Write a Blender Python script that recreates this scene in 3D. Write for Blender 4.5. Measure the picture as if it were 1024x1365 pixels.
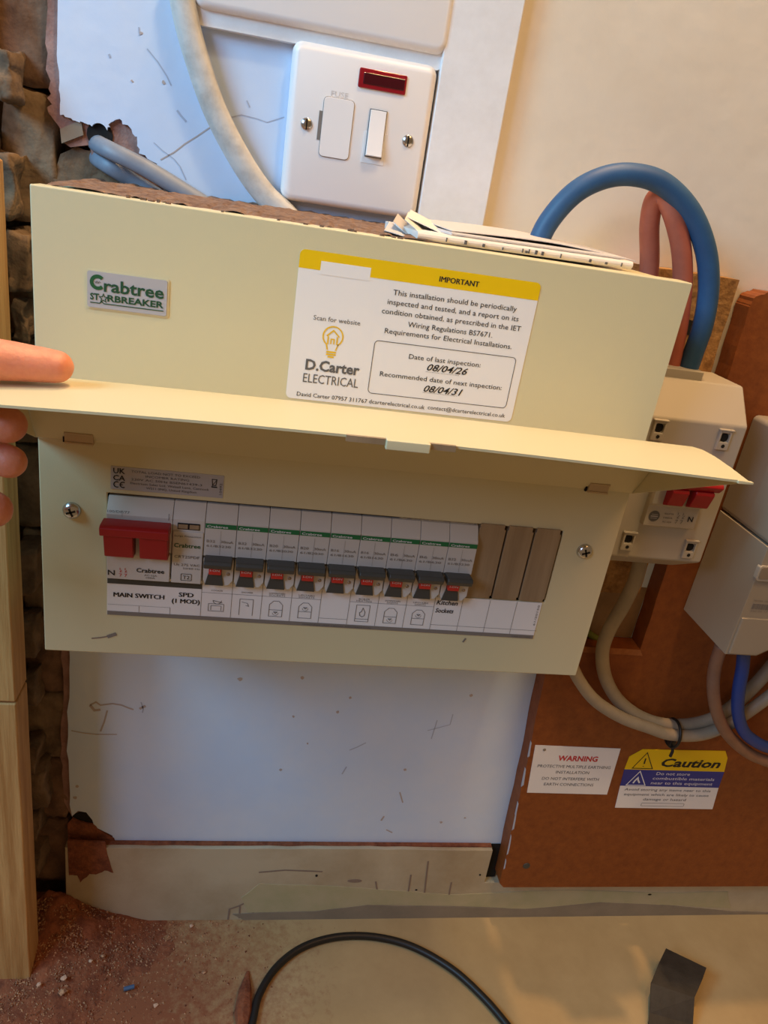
import bpy, bmesh, math, random
from mathutils import Vector, Matrix, noise
from mathutils.geometry import tessellate_polygon

for o in list(bpy.data.objects): bpy.data.objects.remove(o)
sc = bpy.context.scene
C = sc.collection
random.seed(4)
PI = math.pi

# ------------------------------------------------------------------ camera
# coordinates: x right, y into the wall (front of the consumer unit = 0), z up
# (top of the consumer unit = 0 while building, lifted by ZO so that the worktop is z = 0)
ZO = 0.6334
FPX = 1010.0
CAM = Vector((0.1126082, -0.4015015, 0.0233639))
rx, ry, rz = 0.4019407, -0.1921934, 0.1608905
_X = Matrix(((1,0,0),(0,math.cos(rx),-math.sin(rx)),(0,math.sin(rx),math.cos(rx))))
_Y = Matrix(((math.cos(ry),0,math.sin(ry)),(0,1,0),(-math.sin(ry),0,math.cos(ry))))
_Z = Matrix(((math.cos(rz),-math.sin(rz),0),(math.sin(rz),math.cos(rz),0),(0,0,1)))
_B = Matrix(((1,0,0),(0,0,-1),(0,1,0)))
MC = _Z @ _X @ _Y @ _B
def _ray(u, v): return MC.transposed() @ Vector(((u-512)/FPX, (v-682.5)/FPX, 1))
def at(u, v, y):            # point of the plane y seen at a pixel of the photograph
    d = _ray(u, v); return CAM + d*((y-CAM.y)/d.y)
def atz(u, v, z):
    d = _ray(u, v); return CAM + d*((z-CAM.z)/d.z)
cd = bpy.data.cameras.new('camera'); cam = bpy.data.objects.new('camera', cd); C.objects.link(cam)
R3 = Matrix((MC[0], -MC[1], -MC[2])).transposed()
m4 = R3.to_4x4(); m4.translation = CAM + Vector((0,0,ZO)); cam.matrix_world = m4
cd.sensor_fit = 'VERTICAL'; cd.sensor_height = 36; cd.lens = 36*FPX/1365; cd.clip_start = 0.01
sc.camera = cam

# ------------------------------------------------------------------ light
def lin(r, g, b):
    f = lambda c: (c/255/12.92) if c/255 <= .04045 else ((c/255+.055)/1.055)**2.4
    return (f(r), f(g), f(b))
w = bpy.data.worlds.new('room_ambient'); sc.world = w; w.use_nodes = True
w.node_tree.nodes['Background'].inputs[0].default_value = (1.0, 0.63, 0.33, 1)
w.node_tree.nodes['Background'].inputs[1].default_value = 0.20
def light(name, kind, loc, power, col, target=None, **kw):
    l = bpy.data.lights.new(name, kind); l.energy = power; l.color = col
    for k, v in kw.items(): setattr(l, k, v)
    o = bpy.data.objects.new(name, l); C.objects.link(o); o.location = Vector(loc)+Vector((0,0,ZO))
    if target is not None:
        o.rotation_euler = (Vector(target)-Vector(loc)).to_track_quat('-Z','Y').to_euler()
    return o
light('bulb_light', 'POINT', (0.262, 0.08, 1.0), 31, (1, .60, .27), shadow_soft_size=.014)
light('cover_fill_light', 'POINT', (0.36, -0.30, 1.0), 14, (1, .80, .46), shadow_soft_size=.05)  # unseen lamp, added as warm fill for the upper cover and flap
light('ceiling_light', 'AREA', (0.80, -0.55, 1.35), 8, (1, .50, .18), (.35, 0, 0), shape='RECTANGLE', size=.7, size_y=.6)
light('window_daylight', 'AREA', (-0.75, -0.90, 0.55), 6.6, (.50, .66, 1), (.05, .118, .1), shape='RECTANGLE', size=.35, size_y=.45)
light('left_wall_fill_light', 'AREA', (-0.85, -0.45, 0.60), 12, (.29, .68, 1), (.05, .118, .1), shape='RECTANGLE', size=.35, size_y=.45)  # unseen source, added as cool grazing fill for the upper left wall
vs = sc.view_settings
vs.view_transform = 'Standard'; vs.look = 'None'; vs.gamma = 1; vs.exposure = 0.0; vs.use_curve_mapping = False

# ------------------------------------------------------------------ materials
MATS = {}
def mat(name, rgb, rough=.5, rgb2=None, scale=30, detail=6, lo=.35, hi=.65, bump=0, bscale=None, metal=0, stretch=None, sss=0, spec=.5, coat=0):
    m = bpy.data.materials.new(name); m.use_nodes = True; nt = m.node_tree; N = nt.nodes; L = nt.links
    b = N['Principled BSDF']; b.inputs['Base Color'].default_value = (*lin(*rgb), 1); b.inputs['Roughness'].default_value = rough
    b.inputs['Metallic'].default_value = metal; b.inputs['Specular IOR Level'].default_value = spec
    if coat: b.inputs['Coat Weight'].default_value = coat
    if sss:
        b.inputs['Subsurface Weight'].default_value = sss; b.inputs['Subsurface Radius'].default_value = (.006, .002, .001)
        b.inputs['Subsurface Scale'].default_value = 1
    tc = N.new('ShaderNodeTexCoord'); mp = N.new('ShaderNodeMapping'); L.new(tc.outputs['Object'], mp.inputs['Vector'])
    if stretch: mp.inputs['Scale'].default_value = stretch
    if rgb2:
        n = N.new('ShaderNodeTexNoise'); n.inputs['Scale'].default_value = scale; n.inputs['Detail'].default_value = detail; n.inputs['Roughness'].default_value = .65
        L.new(mp.outputs[0], n.inputs['Vector'])
        r = N.new('ShaderNodeValToRGB'); r.color_ramp.elements[0].position = lo; r.color_ramp.elements[1].position = hi
        r.color_ramp.elements[0].color = (*lin(*rgb), 1); r.color_ramp.elements[1].color = (*lin(*rgb2), 1)
        L.new(n.outputs['Fac'], r.inputs[0]); L.new(r.outputs[0], b.inputs['Base Color'])
    if bump:
        n2 = N.new('ShaderNodeTexNoise'); n2.inputs['Scale'].default_value = bscale or scale*3; n2.inputs['Detail'].default_value = 8
        L.new(mp.outputs[0], n2.inputs['Vector'])
        bp = N.new('ShaderNodeBump'); bp.inputs['Strength'].default_value = bump; bp.inputs['Distance'].default_value = .002
        L.new(n2.outputs['Fac'], bp.inputs['Height']); L.new(bp.outputs[0], b.inputs['Normal'])
    MATS[name] = m; return m

mat('cream_metal', (214,203,162), .42, bump=.05, bscale=900)
mat('white_plastic', (246,243,240), .32)
mat('old_white', (234,232,230), .4, (242,241,240), 60)
mat('grey_plastic', (178,170,156), .45)
mat('device_grey', (206,200,190), .5)
mat('toggle_grey', (68,67,62), .45)
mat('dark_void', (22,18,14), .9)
mat('red_plastic', (156,14,22), .4)
mat('red_window', (205,50,40), .4)
mat('neon_red', (150,10,30), .12, coat=.6)
mat('neon_core', (70,6,20), .2)
mat('chrome', (200,200,200), .22, metal=1)
mat('chrome_slot', (60,60,60), .4, metal=1)
mat('blank_metal', (150,128,100), .42, (172,150,120), 12, stretch=(8,1,.6), metal=.35)
mat('label_white', (238,234,230), .5)
mat('label_grey', (178,174,174), .5)
mat('label_yellow', (238,196,0), .45)
mat('label_blue', (42,52,140), .45)
mat('ink', (22,22,24), .6)
mat('ink_grey', (96,94,92), .6)
mat('ink_soft', (128,120,112), .6)
mat('ink_green', (22,84,40), .6)
mat('stripe_green', (24,112,62), .5)
mat('clip_metal', (196,172,136), .4, metal=.3)
mat('ink_dark_green', (22,72,40), .6)
mat('ink_red', (200,50,50), .6)
mat('ink_yellow', (236,190,20), .6)
mat('ink_white', (235,235,235), .6)
mat('wall_white', (204,224,250), .5, (218,230,246), 9, bump=.22, bscale=60)
mat('wall_cream', (234,222,202), .6, (226,212,190), 8, bump=.15, bscale=70)
mat('pink_plaster', (176,136,122), .9, (140,104,92), 60, bump=.9, bscale=140)
mat('brown_mortar', (136,112,86), .95, (92,74,56), 40, bump=1, bscale=120)
mat('brick_brown', (160,134,104), .95, (104,84,64), 28, bump=1, bscale=110)
mat('brick_red', (146,112,86), .95, (98,74,56), 30, bump=1, bscale=110)
mat('timber', (205,160,100), .65, (172,122,66), 10, stretch=(14,14,.8), bump=.3, bscale=40)
mat('timber_skirt', (196,182,152), .6, (168,148,116), 9, lo=.4, hi=.72, bump=.3, bscale=60)
mat('chipboard', (188,142,86), .85, (130,90,48), 130, detail=8, bump=.8, bscale=190)
mat('hardboard', (146,78,26), .6, (122,60,16), 110, detail=10, lo=.32, hi=.7, bump=.15, bscale=260)
mat('board_edge', (176,112,66), .85, (150,90,50), 120, bump=.6, bscale=200)
mat('worktop', (186,160,116), .5, (172,146,103), 12, bump=.1, bscale=50)
mat('dust_red', (152,90,58), 1, (110,60,38), 90, bump=1, bscale=260)
def dust_film(m, cx, cy, ax, ay, col):      # a film of brick dust with a ragged outline round the foot of the post
    nt = MATS[m].node_tree; N = nt.nodes; L = nt.links; b = N['Principled BSDF']; src = b.inputs['Base Color'].links[0].from_socket
    tc = N.new('ShaderNodeTexCoord'); mp = N.new('ShaderNodeMapping'); mp.vector_type = 'POINT'
    mp.inputs['Location'].default_value = (-cx/ax, -cy/ay, 0); mp.inputs['Scale'].default_value = (1/ax, 1/ay, 0)
    L.new(tc.outputs['Object'], mp.inputs['Vector']); ln = N.new('ShaderNodeVectorMath'); ln.operation = 'LENGTH'; L.new(mp.outputs[0], ln.inputs[0])
    n = N.new('ShaderNodeTexNoise'); n.inputs['Scale'].default_value = 130; n.inputs['Detail'].default_value = 6; n.inputs['Roughness'].default_value = .8; L.new(tc.outputs['Object'], n.inputs['Vector'])
    ad = N.new('ShaderNodeMath'); ad.operation = 'MULTIPLY_ADD'; ad.inputs[1].default_value = 1.5; L.new(n.outputs['Fac'], ad.inputs[0]); L.new(ln.outputs['Value'], ad.inputs[2])
    r = N.new('ShaderNodeValToRGB'); r.color_ramp.elements[0].position = .0; r.color_ramp.elements[1].position = 1; r.color_ramp.elements[0].color = (1,1,1,1); r.color_ramp.elements[1].color = (0,0,0,1)
    mr = N.new('ShaderNodeMapRange'); mr.inputs['From Min'].default_value = 1.3; mr.inputs['From Max'].default_value = 1.95; L.new(ad.outputs[0], mr.inputs['Value']); L.new(mr.outputs[0], r.inputs[0])
    mx = N.new('ShaderNodeMix'); mx.data_type = 'RGBA'; mx.inputs['B'].default_value = (*lin(*col), 1); L.new(src, mx.inputs['A']); L.new(r.outputs[0], mx.inputs['Factor']); L.new(mx.outputs['Result'], b.inputs['Base Color'])
dust_film('worktop', -.405, .095, .20, .16, (140,84,54))
mat('dust_brown', (146,118,96), 1, (104,78,62), 160, bump=1, bscale=400)
mat('dust_crumb', (196,150,112), 1, (112,64,42), 320, detail=2, lo=.42, hi=.6)
mat('dust_pale', (210,170,140), 1)
mat('cable_white', (206,206,200), .45, (170,168,160), 50, lo=.45, hi=.75, bump=.25, bscale=120)
mat('cable_grey', (128,140,154), .5, (112,122,136), 40)
mat('cable_grey_warm', (168,154,132), .55, (150,138,118), 30)
mat('cable_blue', (48,92,132), .5, (40,80,120), 30)
mat('cable_blue_deep', (36,66,140), .5)
mat('cable_brown', (186,104,80), .5, (166,86,66), 25)
mat('cable_tan', (150,112,88), .5, (132,96,74), 30)
mat('cable_black', (26,24,22), .45)
mat('earth_green', (120,130,40), .5)
mat('rubber_black', (44,38,32), .6, (32,27,22), 60, bump=.3, bscale=90)
mat('paper', (232,226,216), .7)
mat('paper_grey', (206,200,196), .6)
mat('stain_grey', (136,124,106), .7, (150,136,116), 30)
mat('stain_green', (176,168,128), .7, (190,176,140), 30)
mat('mark_brown', (140,120,104), .8)
mat('embossed', (216,213,210), .5)
mat('mark_grey', (178,188,206), .8)
mat('wall_smudge', (186,174,168), .8)
mat('meter_grey', (156,146,130), .5)
mat('notch_shade', (160,130,96), .9, (140,110,78), 40, bump=.4, bscale=90)  # brown that paints shade onto the wall in the board notch
mat('skin', (232,156,122), .45, (216,134,104), 60, bump=.18, bscale=500, sss=.25)
mat('nail', (226,170,150), .3)
mat('blue_chip', (70,96,128), .6)

# ------------------------------------------------------------------ mesh helpers
def V(p): return Vector((p[0], p[1], p[2]))
class MB:
    def __init__(s): s.v = []; s.f = []
    def add(s, vs, fs):
        n = len(s.v); s.v += [V(p) for p in vs]; s.f += [tuple(i+n for i in f) for f in fs]; return s
    def box(s, x0, x1, y0, y1, z0, z1):
        return s.add([(x0,y0,z0),(x1,y0,z0),(x1,y1,z0),(x0,y1,z0),(x0,y0,z1),(x1,y0,z1),(x1,y1,z1),(x0,y1,z1)],
                     [(0,3,2,1),(4,5,6,7),(0,1,5,4),(1,2,6,5),(2,3,7,6),(3,0,4,7)])
    def prism_x(s, poly, x0, x1):   # poly of (y, z)
        n = len(poly); vs = [(x0,a,b) for a,b in poly]+[(x1,a,b) for a,b in poly]
        return s.add(vs, [tuple(range(n)), tuple(range(2*n-1, n-1, -1))]+[(i,i+n,(i+1)%n+n,(i+1)%n) for i in range(n)])
    def prism_y(s, poly, y0, y1, holes=()):   # poly of (x, z), may be concave / with holes
        loops = [list(poly)]+[list(h) for h in holes]
        tris = tessellate_polygon([[Vector((a,b,0)) for a,b in l] for l in loops])
        flat = [p for l in loops for p in l]; n = len(flat)
        vs = [(a,y0,b) for a,b in flat]+[(a,y1,b) for a,b in flat]
        fs = [tuple(t) for t in tris]+[tuple(i+n for i in reversed(t)) for t in tris]
        k = 0
        for l in loops:
            m = len(l)
            for i in range(m): a, b = k+i, k+(i+1)%m; fs.append((a,b,b+n,a+n))
            k += m
        return s.add(vs, fs)
    def prism_z(s, poly, z0, z1):
        n = len(poly); vs = [(a,b,z0) for a,b in poly]+[(a,b,z1) for a,b in poly]
        return s.add(vs, [tuple(range(n-1,-1,-1)), tuple(range(n, 2*n))]+[(i,(i+1)%n,(i+1)%n+n,i+n) for i in range(n)])
    def tube(s, pts, r, n=12, flat=None, cap=True, rr=None):
        pts = [V(p) for p in pts]; k = len(pts); base = len(s.v)
        T = [(pts[min(i+1,k-1)]-pts[max(i-1,0)]).normalized() for i in range(k)]
        up = Vector((0,-1,0))
        if abs(T[0].dot(up)) > .95: up = Vector((0,0,1))
        nrm = (up-T[0]*up.dot(T[0])).normalized()
        for i in range(k):
            nrm = (nrm-T[i]*nrm.dot(T[i])).normalized(); bi = T[i].cross(nrm)
            q = rr[i] if rr else r
            for j in range(n):
                a = 2*PI*j/n; fx = q*(flat if flat else 1)
                s.v.append(pts[i]+nrm*math.cos(a)*fx+bi*math.sin(a)*q)
        for i in range(k-1):
            for j in range(n):
                a = base+i*n+j; b = base+i*n+(j+1)%n; s.f.append((a,b,b+n,a+n))
        if cap: s.f.append(tuple(base+j for j in range(n-1,-1,-1))); s.f.append(tuple(base+(k-1)*n+j for j in range(n)))
        return s
    def lathe(s, c, axis, prof, n=20):   # prof of (radius, distance along axis)
        c = V(c); ax = V(axis).normalized(); u = ax.orthogonal().normalized(); v = ax.cross(u); base = len(s.v)
        for r, h in prof:
            for j in range(n):
                a = 2*PI*j/n; s.v.append(c+ax*h+u*math.cos(a)*r+v*math.sin(a)*r)
        for i in range(len(prof)-1):
            for j in range(n):
                a = base+i*n+j; b = base+i*n+(j+1)%n; s.f.append((a,b,b+n,a+n))
        s.f.append(tuple(base+j for j in range(n-1,-1,-1))); s.f.append(tuple(base+(len(prof)-1)*n+j for j in range(n)))
        return s
    def strip(s, pts, w, y, h=.00025):   # flat drawn line (x, z) in the plane y, a hair thick
        P = []
        for p in pts:
            q = Vector((p[0], p[1]))
            if not P or (q-P[-1]).length > 1e-7: P.append(q)
        if len(P) < 2: return s
        closed = len(P) > 3 and (P[0]-P[-1]).length < 1e-6
        if closed: P = P[:-1]
        m = len(P); L = []
        for i in range(m):
            a = P[i]-P[i-1] if (i > 0 or closed) else P[1]-P[0]
            b = P[(i+1) % m]-P[i] if (i < m-1 or closed) else P[-1]-P[-2]
            na = Vector((-a.y, a.x)).normalized(); nb = Vector((-b.y, b.x)).normalized(); nn = na+nb
            nn = nn.normalized() if nn.length > 1e-4 else na
            k = w/2/max(.45, nn.dot(na)); L += [(P[i].x+nn.x*k, y, P[i].y+nn.y*k), (P[i].x-nn.x*k, y, P[i].y-nn.y*k)]
        s.add(L, [(2*i, 2*i+1, 2*((i+1) % m)+1, 2*((i+1) % m)) for i in range(m if closed else m-1)])
        return s
    def build(s, name, material, parent=None, origin=None, bevel=0, seg=2, smooth=False, sub=0):
        if parent is not None: o0 = parent['_o'] if '_o' in parent else (0,0,0); org = Vector(o0)
        elif origin is not None: org = Vector(origin)
        else:
            lo = [min(v[i] for v in s.v) for i in range(3)]; hi = [max(v[i] for v in s.v) for i in range(3)]
            org = Vector(((lo[0]+hi[0])/2, (lo[1]+hi[1])/2, lo[2]))
        me = bpy.data.meshes.new(name); me.from_pydata([tuple(v-org) for v in s.v], [], s.f); me.update()
        bm = bmesh.new(); bm.from_mesh(me); bmesh.ops.recalc_face_normals(bm, faces=bm.faces); bm.to_mesh(me); bm.free()
        me.materials.append(MATS[material])
        o = bpy.data.objects.new(name, me); C.objects.link(o); o['_o'] = tuple(org)
        if parent is not None: o.parent = parent
        else: o.location = org+Vector((0,0,ZO))
        if smooth:
            for p in me.polygons: p.use_smooth = True
        if bevel:
            b = o.modifiers.new('bevel', 'BEVEL'); b.width = bevel; b.segments = seg; b.limit_method = 'ANGLE'; b.angle_limit = .6
            for p in me.polygons: p.use_smooth = True
            n = o.modifiers.new('wn', 'WEIGHTED_NORMAL'); n.keep_sharp = False
        if sub: q = o.modifiers.new('sub', 'SUBSURF'); q.levels = q.render_levels = sub
        return o
def tag(o, label=None, cat=None, group=None, kind=None):
    if label: o['label'] = label
    if cat: o['category'] = cat
    if group: o['group'] = group
    if kind: o['kind'] = kind
    return o
def thing(name, loc, label, cat, group=None):
    o = bpy.data.objects.new(name, None); C.objects.link(o); o.empty_display_size = .02
    o.location = Vector(loc)+Vector((0,0,ZO)); o['_o'] = tuple(loc); return tag(o, label, cat, group)
def spline(pts, n=10):
    P = [V(p) for p in pts]; P = [P[0]*2-P[1]]+P+[P[-1]*2-P[-2]]; out = []
    for i in range(1, len(P)-2):
        a,b,c,d = P[i-1],P[i],P[i+1],P[i+2]
        for k in range(n):
            t = k/n; out.append(.5*((2*b)+(c-a)*t+(2*a-5*b+4*c-d)*t*t+(3*b-a-3*c+d)*t**3))
    out.append(P[-2]); return out
def arc(cx, cz, r, a0=0, a1=360, n=24):
    return [(cx+r*math.cos(math.radians(a0+(a1-a0)*i/n)), cz+r*math.sin(math.radians(a0+(a1-a0)*i/n))) for i in range(n+1)]
def rrect(x0, x1, z0, z1, r, n=5):
    p = []
    for cx, cz, a in ((x1-r,z0+r,-90),(x1-r,z1-r,0),(x0+r,z1-r,90),(x0+r,z0+r,180)):
        p += [(cx+r*math.cos(math.radians(a+90*i/n)), cz+r*math.sin(math.radians(a+90*i/n))) for i in range(n+1)]
    return p

# lettering: built-in font turned into flat mesh, standing in the plane y, facing the camera
_glyph = {}
def text(s, x0, x1, z, cap, y, m, parent, bold=0, shear=0, name='lettering', rise=0, vertical=False, fat=0):
    key = (s, bold, shear)
    if key not in _glyph:
        c = bpy.data.curves.new('t', 'FONT'); c.body = s; c.size = 1; c.resolution_u = 2; c.offset = bold; c.shear = shear
        o = bpy.data.objects.new('t', c); C.objects.link(o); dg = bpy.context.evaluated_depsgraph_get()
        me = bpy.data.meshes.new_from_object(o.evaluated_get(dg)); bpy.data.objects.remove(o)
        vv = [v.co.copy() for v in me.vertices]; ff = [tuple(p.vertices) for p in me.polygons]; bpy.data.meshes.remove(me)
        _glyph[key] = (vv, ff)
    vv, ff = _glyph[key]
    if not vv: return None
    lo = min(v.x for v in vv); hi = max(v.x for v in vv); sx = (x1-x0)/(hi-lo); sz = cap/.69
    b = MB()
    if vertical: b.add([(x0-v.y*sz, y, z+(v.x-lo)*sx) for v in vv], ff)
    else: b.add([(x0+(v.x-lo)*sx, y, z+v.y*sz+rise*(v.x-lo)/(hi-lo)) for v in vv], ff)
    if fat: b.add([(x0+fat+(v.x-lo)*sx, y-.00004, z+v.y*sz) for v in vv], ff)
    return b.build(name, m, parent)

YW = .118    # face of the plaster wall
ZT = -ZO     # worktop

# ================================================================== the setting
def px(pts, y): return [(p.x, p.z) for p in (at(u, v, y) for u, v in pts)]
def jag(pts, amp, n=6):
    out = []
    for (a, b), (c, d) in zip(pts, pts[1:]):
        for i in range(n):
            t = i/n; q = 0 if i == 0 and not out else amp
            out.append((a+(c-a)*t+random.uniform(-q,q), b+(d-b)*t+random.uniform(-q,q)))
    out.append(pts[-1]); return out
hole_up = px([(120,176),(123,166),(131,162),(139,166),(143,178),(142,188)], YW)
left_edge = px([(76,-200),(76,60),(79,120),(80,152),(97,160),(111,163),(120,166)], YW)
left_edge2 = px([(143,172),(147,163),(158,160),(172,170),(183,184),(186,203),(209,217),(214,228)], YW)
low_edge = [(.05,-.02),(-.010,-.05),(-.014,-.2),(-.016,-.30),(-.0155,-.36),(-.018,-.44),(-.017,-.50)]
low_hole = px([(96,1088),(104,1081),(115,1083),(123,1093),(126,1102),(150,1114)], YW)
wp = jag(left_edge, .0006, 5)+arc(at(132,176,YW).x, at(132,176,YW).z, .0048, 150, 20, 8)+jag(left_edge2, .0008, 4)+jag(low_edge, .0009, 6)+low_hole
wp += [(.02,-.545),(1.3,-.545),(1.3,-.20),(.2468,-.20),(.2468,.60),(-.012,.60)]
wall = MB().prism_y(wp, YW, YW+.003).build('wall_back', 'wall_white'); wall['kind'] = 'structure'
# pink undercoat, a little proud of the paint edge all along the broken side
up = [(a-.0065+random.uniform(-.0012,.0012), b) for a, b in jag(left_edge[:4], .0006, 5)]
up += px([(78,170),(80,188),(92,196),(118,193)], YW)+px([(122,214),(140,226),(150,232)], YW)+[(.035,0)]
up += [(a-.0055+random.uniform(-.001,.001), b) for a, b in jag(low_edge[1:], .0008, 6)]
up += [(-.0165,-.515),(-.010,-.552),(1.3,-.552),(1.3,.60),(-.018,.60)]
ho = arc(at(134,186,YW).x, at(134,186,YW).z, .0078, 0, 340, 14)
MB().prism_y(up, YW+.003, YW+.014).build('plaster_undercoat', 'pink_plaster', wall)
tri = MB().prism_y(jag(px([(77,205),(96,196),(118,200),(128,222),(152,232),(205,262),(60,262)], YW), .0006, 3), YW+.006, YW+.02).build('mortar_bed', 'brown_mortar', wall)
tri2 = MB().prism_y(px([(80,172),(108,160),(111,180),(82,191)], YW+.001), YW+.001, YW+.01).build('mortar_patch', 'stain_grey', wall)
MB().lathe((at(133,180,YW+.002).x, YW+.0035, at(133,180,YW+.002).z), (0,-1,0), [(.0075,0),(.0075,.0012)], 18).build('cable_hole', 'dark_void', wall)
MB().lathe((at(110,1096,YW).x, YW+.0025, at(110,1096,YW).z), (0,-1,0), [(.0098,0),(.0098,.001)], 18).build('drilled_hole', 'dark_void', wall)
cr = MB().prism_y([(.2468,-.20),(1.3,-.20),(1.3,.60),(.2468,.60)], YW+.0005, YW+.006).build('wall_right', 'wall_cream'); cr['kind'] = 'structure'
# cracks, scuffs and pencil marks on the paint
marks = [('mark_grey', .0006, [(205,190),(216,200),(232,212),(240,222),(248,240)]), ('mark_grey', .0005, [(305,157),(322,153),(342,158),(356,163),(379,156)]),
 ('wall_smudge', .0007, [(214,213),(232,203),(246,192),(262,182),(281,169)]), ('mark_grey', .0007, [(196,65),(210,82),(222,101),(228,114)]), ('mark_grey', .0012, [(236,147),(241,154),(248,162)]),
 ('wall_smudge', .0014, [(120,940),(128,936),(134,940),(150,938),(162,940),(172,944),(178,946)]), ('wall_smudge', .0022, [(120,940),(126,947),(134,946)]), ('wall_smudge', .0014, [(143,947),(139,962),(134,975)]),
 ('wall_smudge', .0009, [(95,974),(110,977),(128,979),(156,979)]), ('mark_grey', .0009, [(188,936),(191,945),(190,950)]), ('wall_smudge', .0022, [(186,945),(194,941)]),
 ('mark_grey', .001, [(466,1000),(476,996),(488,990)]), ('mark_grey', .0012, [(456,1032),(462,1022)]), ('wall_smudge', .0012, [(533,1056),(537,1070)]), ('mark_grey', .0008, [(575,985),(583,960)]),
 ('wall_smudge', .0016, [(508,1094),(512,1088)]), ('wall_smudge', .0013, [(515,1106),(523,1110)]), ('mark_grey', .0008, [(185,36),(186,47)]), ('mark_grey', .0012, [(145,72),(147,77)]), ('mark_grey', .0008, [(329,134),(333,143)]),
 ('mark_grey', .0007, [(570,974),(600,966),(604,952)])]
for mm, wd, pts in marks: MB().strip(px(pts, YW-.0002), wd, YW-.0002).build('wall_mark', mm, wall)
for u, v, r in [(450,949,.0013),(467,930,.0012),(391,955,.0011),(540,1026,.0014),(374,1026,.0013),(628,927,.0014),(588,1096,.0013),(410,991,.0008),(320,905,.002),(403,903,.0016),(620,1090,.001),(100,1063,.0016),(103,1048,.0014),(188,44,.0008),(218,110,.001),(176,108,.0007)]:
    p = at(u, v, YW); MB().prism_y(jag(arc(p.x, p.z, r, 0, 330, 8), r*.25, 1), YW-.0003, YW).build('wall_speck', 'wall_smudge', wall)
# raw masonry to the left of the plaster
mas = MB().box(-.50, .36, YW+.024, YW+.06, ZT-.01, .60).build('wall_left', 'brown_mortar'); mas['kind'] = 'structure'
def rough_block(name, x0, x1, y0, y1, z0, z1, m, parent, amp=.004, seed=0, cuts=9, fq=1):
    bm = bmesh.new(); bmesh.ops.create_cube(bm, size=1); bmesh.ops.subdivide_edges(bm, edges=bm.edges, cuts=cuts, use_grid_fill=True)
    b = MB()
    for v in bm.verts:
        p = Vector((x0+(v.co.x+.5)*(x1-x0), y0+(v.co.y+.5)*(y1-y0), z0+(v.co.z+.5)*(z1-z0)))
        q = noise.noise_vector(p*55*fq+Vector((seed*7.3,0,0)))*amp+noise.noise_vector(p*190*fq+Vector((0,seed,0)))*amp*.4
        b.v.append(p+q)
    bm.verts.index_update(); b.f = [tuple(v.index for v in f.verts) for f in bm.faces]; bm.free()
    return b.build(name, m, parent, smooth=True)
z = .20; k = 0
rows = [(.045,.115),(-.03,.043),(-.10,-.033),(-.175,-.104),(-.24,-.178),(-.31,-.244),(-.385,-.314),(-.45,-.388),(-.52,-.455),(-.6,-.524),(.12,.19),(.195,.265),(.27,.34),(.345,.415)]
for i, (a, b) in enumerate(rows):
    sh = random.uniform(-.004,.004)
    rough_block('brick', -.052+sh, -.0185, YW+.004+random.uniform(0,.006), YW+.05, a, b, random.choice(['brick_brown','brick_red','brick_brown']), mas, .004, i)
    rough_block('brick', -.13, -.056+sh, YW-.006+random.uniform(-.006,.004), YW+.04, a-.018, b-.021, 'brick_brown', mas, .005, i+20)
for i, (u, v) in enumerate([(8,250),(30,350),(30,430),(38,760),(40,850),(42,920),(45,1010),(52,1050),(47,1100),(50,1150),(12,100),(34,520)]):
    p = at(u, v, YW-.012); s1 = random.uniform(.005,.011)
    rough_block('mortar_lump', p.x-s1, p.x+s1*.6, p.y-.004, p.y+.03, p.z-s1*2.2, p.z+s1*2.2, 'brown_mortar', mas, .004, i+50)
# worktop and skirting board
wt = MB().box(-.55, 1.3, -.28, YW+.03, ZT-.03, ZT).build('worktop', 'worktop', bevel=.002)
tag(wt, 'pale beige worktop running along the foot of the wall', 'worktop')
SK = .110
sp = jag([(-.0195,-.541),(.1,-.5415),(.25,-.541),(.3705,-.542)], .0005, 8)+[(.371,-.585),(1.3,-.585),(1.3,ZT),(-.0195,ZT)]
sk = MB().prism_y(sp, SK, YW+.004).build('baseboard_back', 'timber_skirt', bevel=.0012); sk['kind'] = 'structure'
MB().prism_y(jag(px([(322,1196),(345,1178),(420,1180),(520,1186),(600,1192),(760,1186),(890,1190),(970,1188)], SK)+px([(974,1210),(880,1206),(790,1204),(700,1211),(600,1207),(490,1206),(420,1214),(330,1216)], SK), .0006, 3), SK-.0004, SK+.001).build('green_stain', 'stain_green', sk)
MB().prism_y(jag(px([(310,1218),(420,1214),(490,1206),(600,1208),(700,1211),(800,1202),(890,1206),(975,1214),(1040,1216)], SK)+px([(1040,1223),(890,1226),(780,1229),(660,1233),(480,1232),(330,1228)], SK), .0005, 3), SK-.0006, SK+.001).build('filler_band', 'stain_grey', sk)
for pts in ([(501,1175),(504,1196)], [(548,1166),(544,1192)], [(571,1148),(566,1190)], [(602,1176),(598,1196)], [(304,1226),(306,1212),(318,1208),(330,1202)], [(319,1224),(320,1208)], [(341,1226),(334,1208),(326,1206)], [(430,1162),(380,1160),(345,1163)]):
    MB().strip(px(pts, SK-.0003), .0016, SK-.0003).build('skirting_scratch', 'mark_brown', sk)
for u, v, a, b in [(473,1174,.007,.0022),(422,1167,.0012,.0014),(866,1192,.0022,.0012),(555,1186,.0012,.0008),(640,1166,.001,.001)]:
    p = at(u, v, SK); MB().prism_y([(p.x+a*math.cos(t*.52), p.z+b*math.sin(t*.52)) for t in range(12)], SK-.0004, SK).build('knot', 'mark_brown' if a > .003 else 'dark_void', sk)
MB().box(-.018, .37, SK+.0035, YW-.0004, -.5416, -.5402).build('ledge_dust', 'dust_red', sk)
MB().box(.3712, .3835, YW-.0012, YW-.0004, -.5848, -.541).build('end_gap', 'dark_void', sk)
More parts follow.
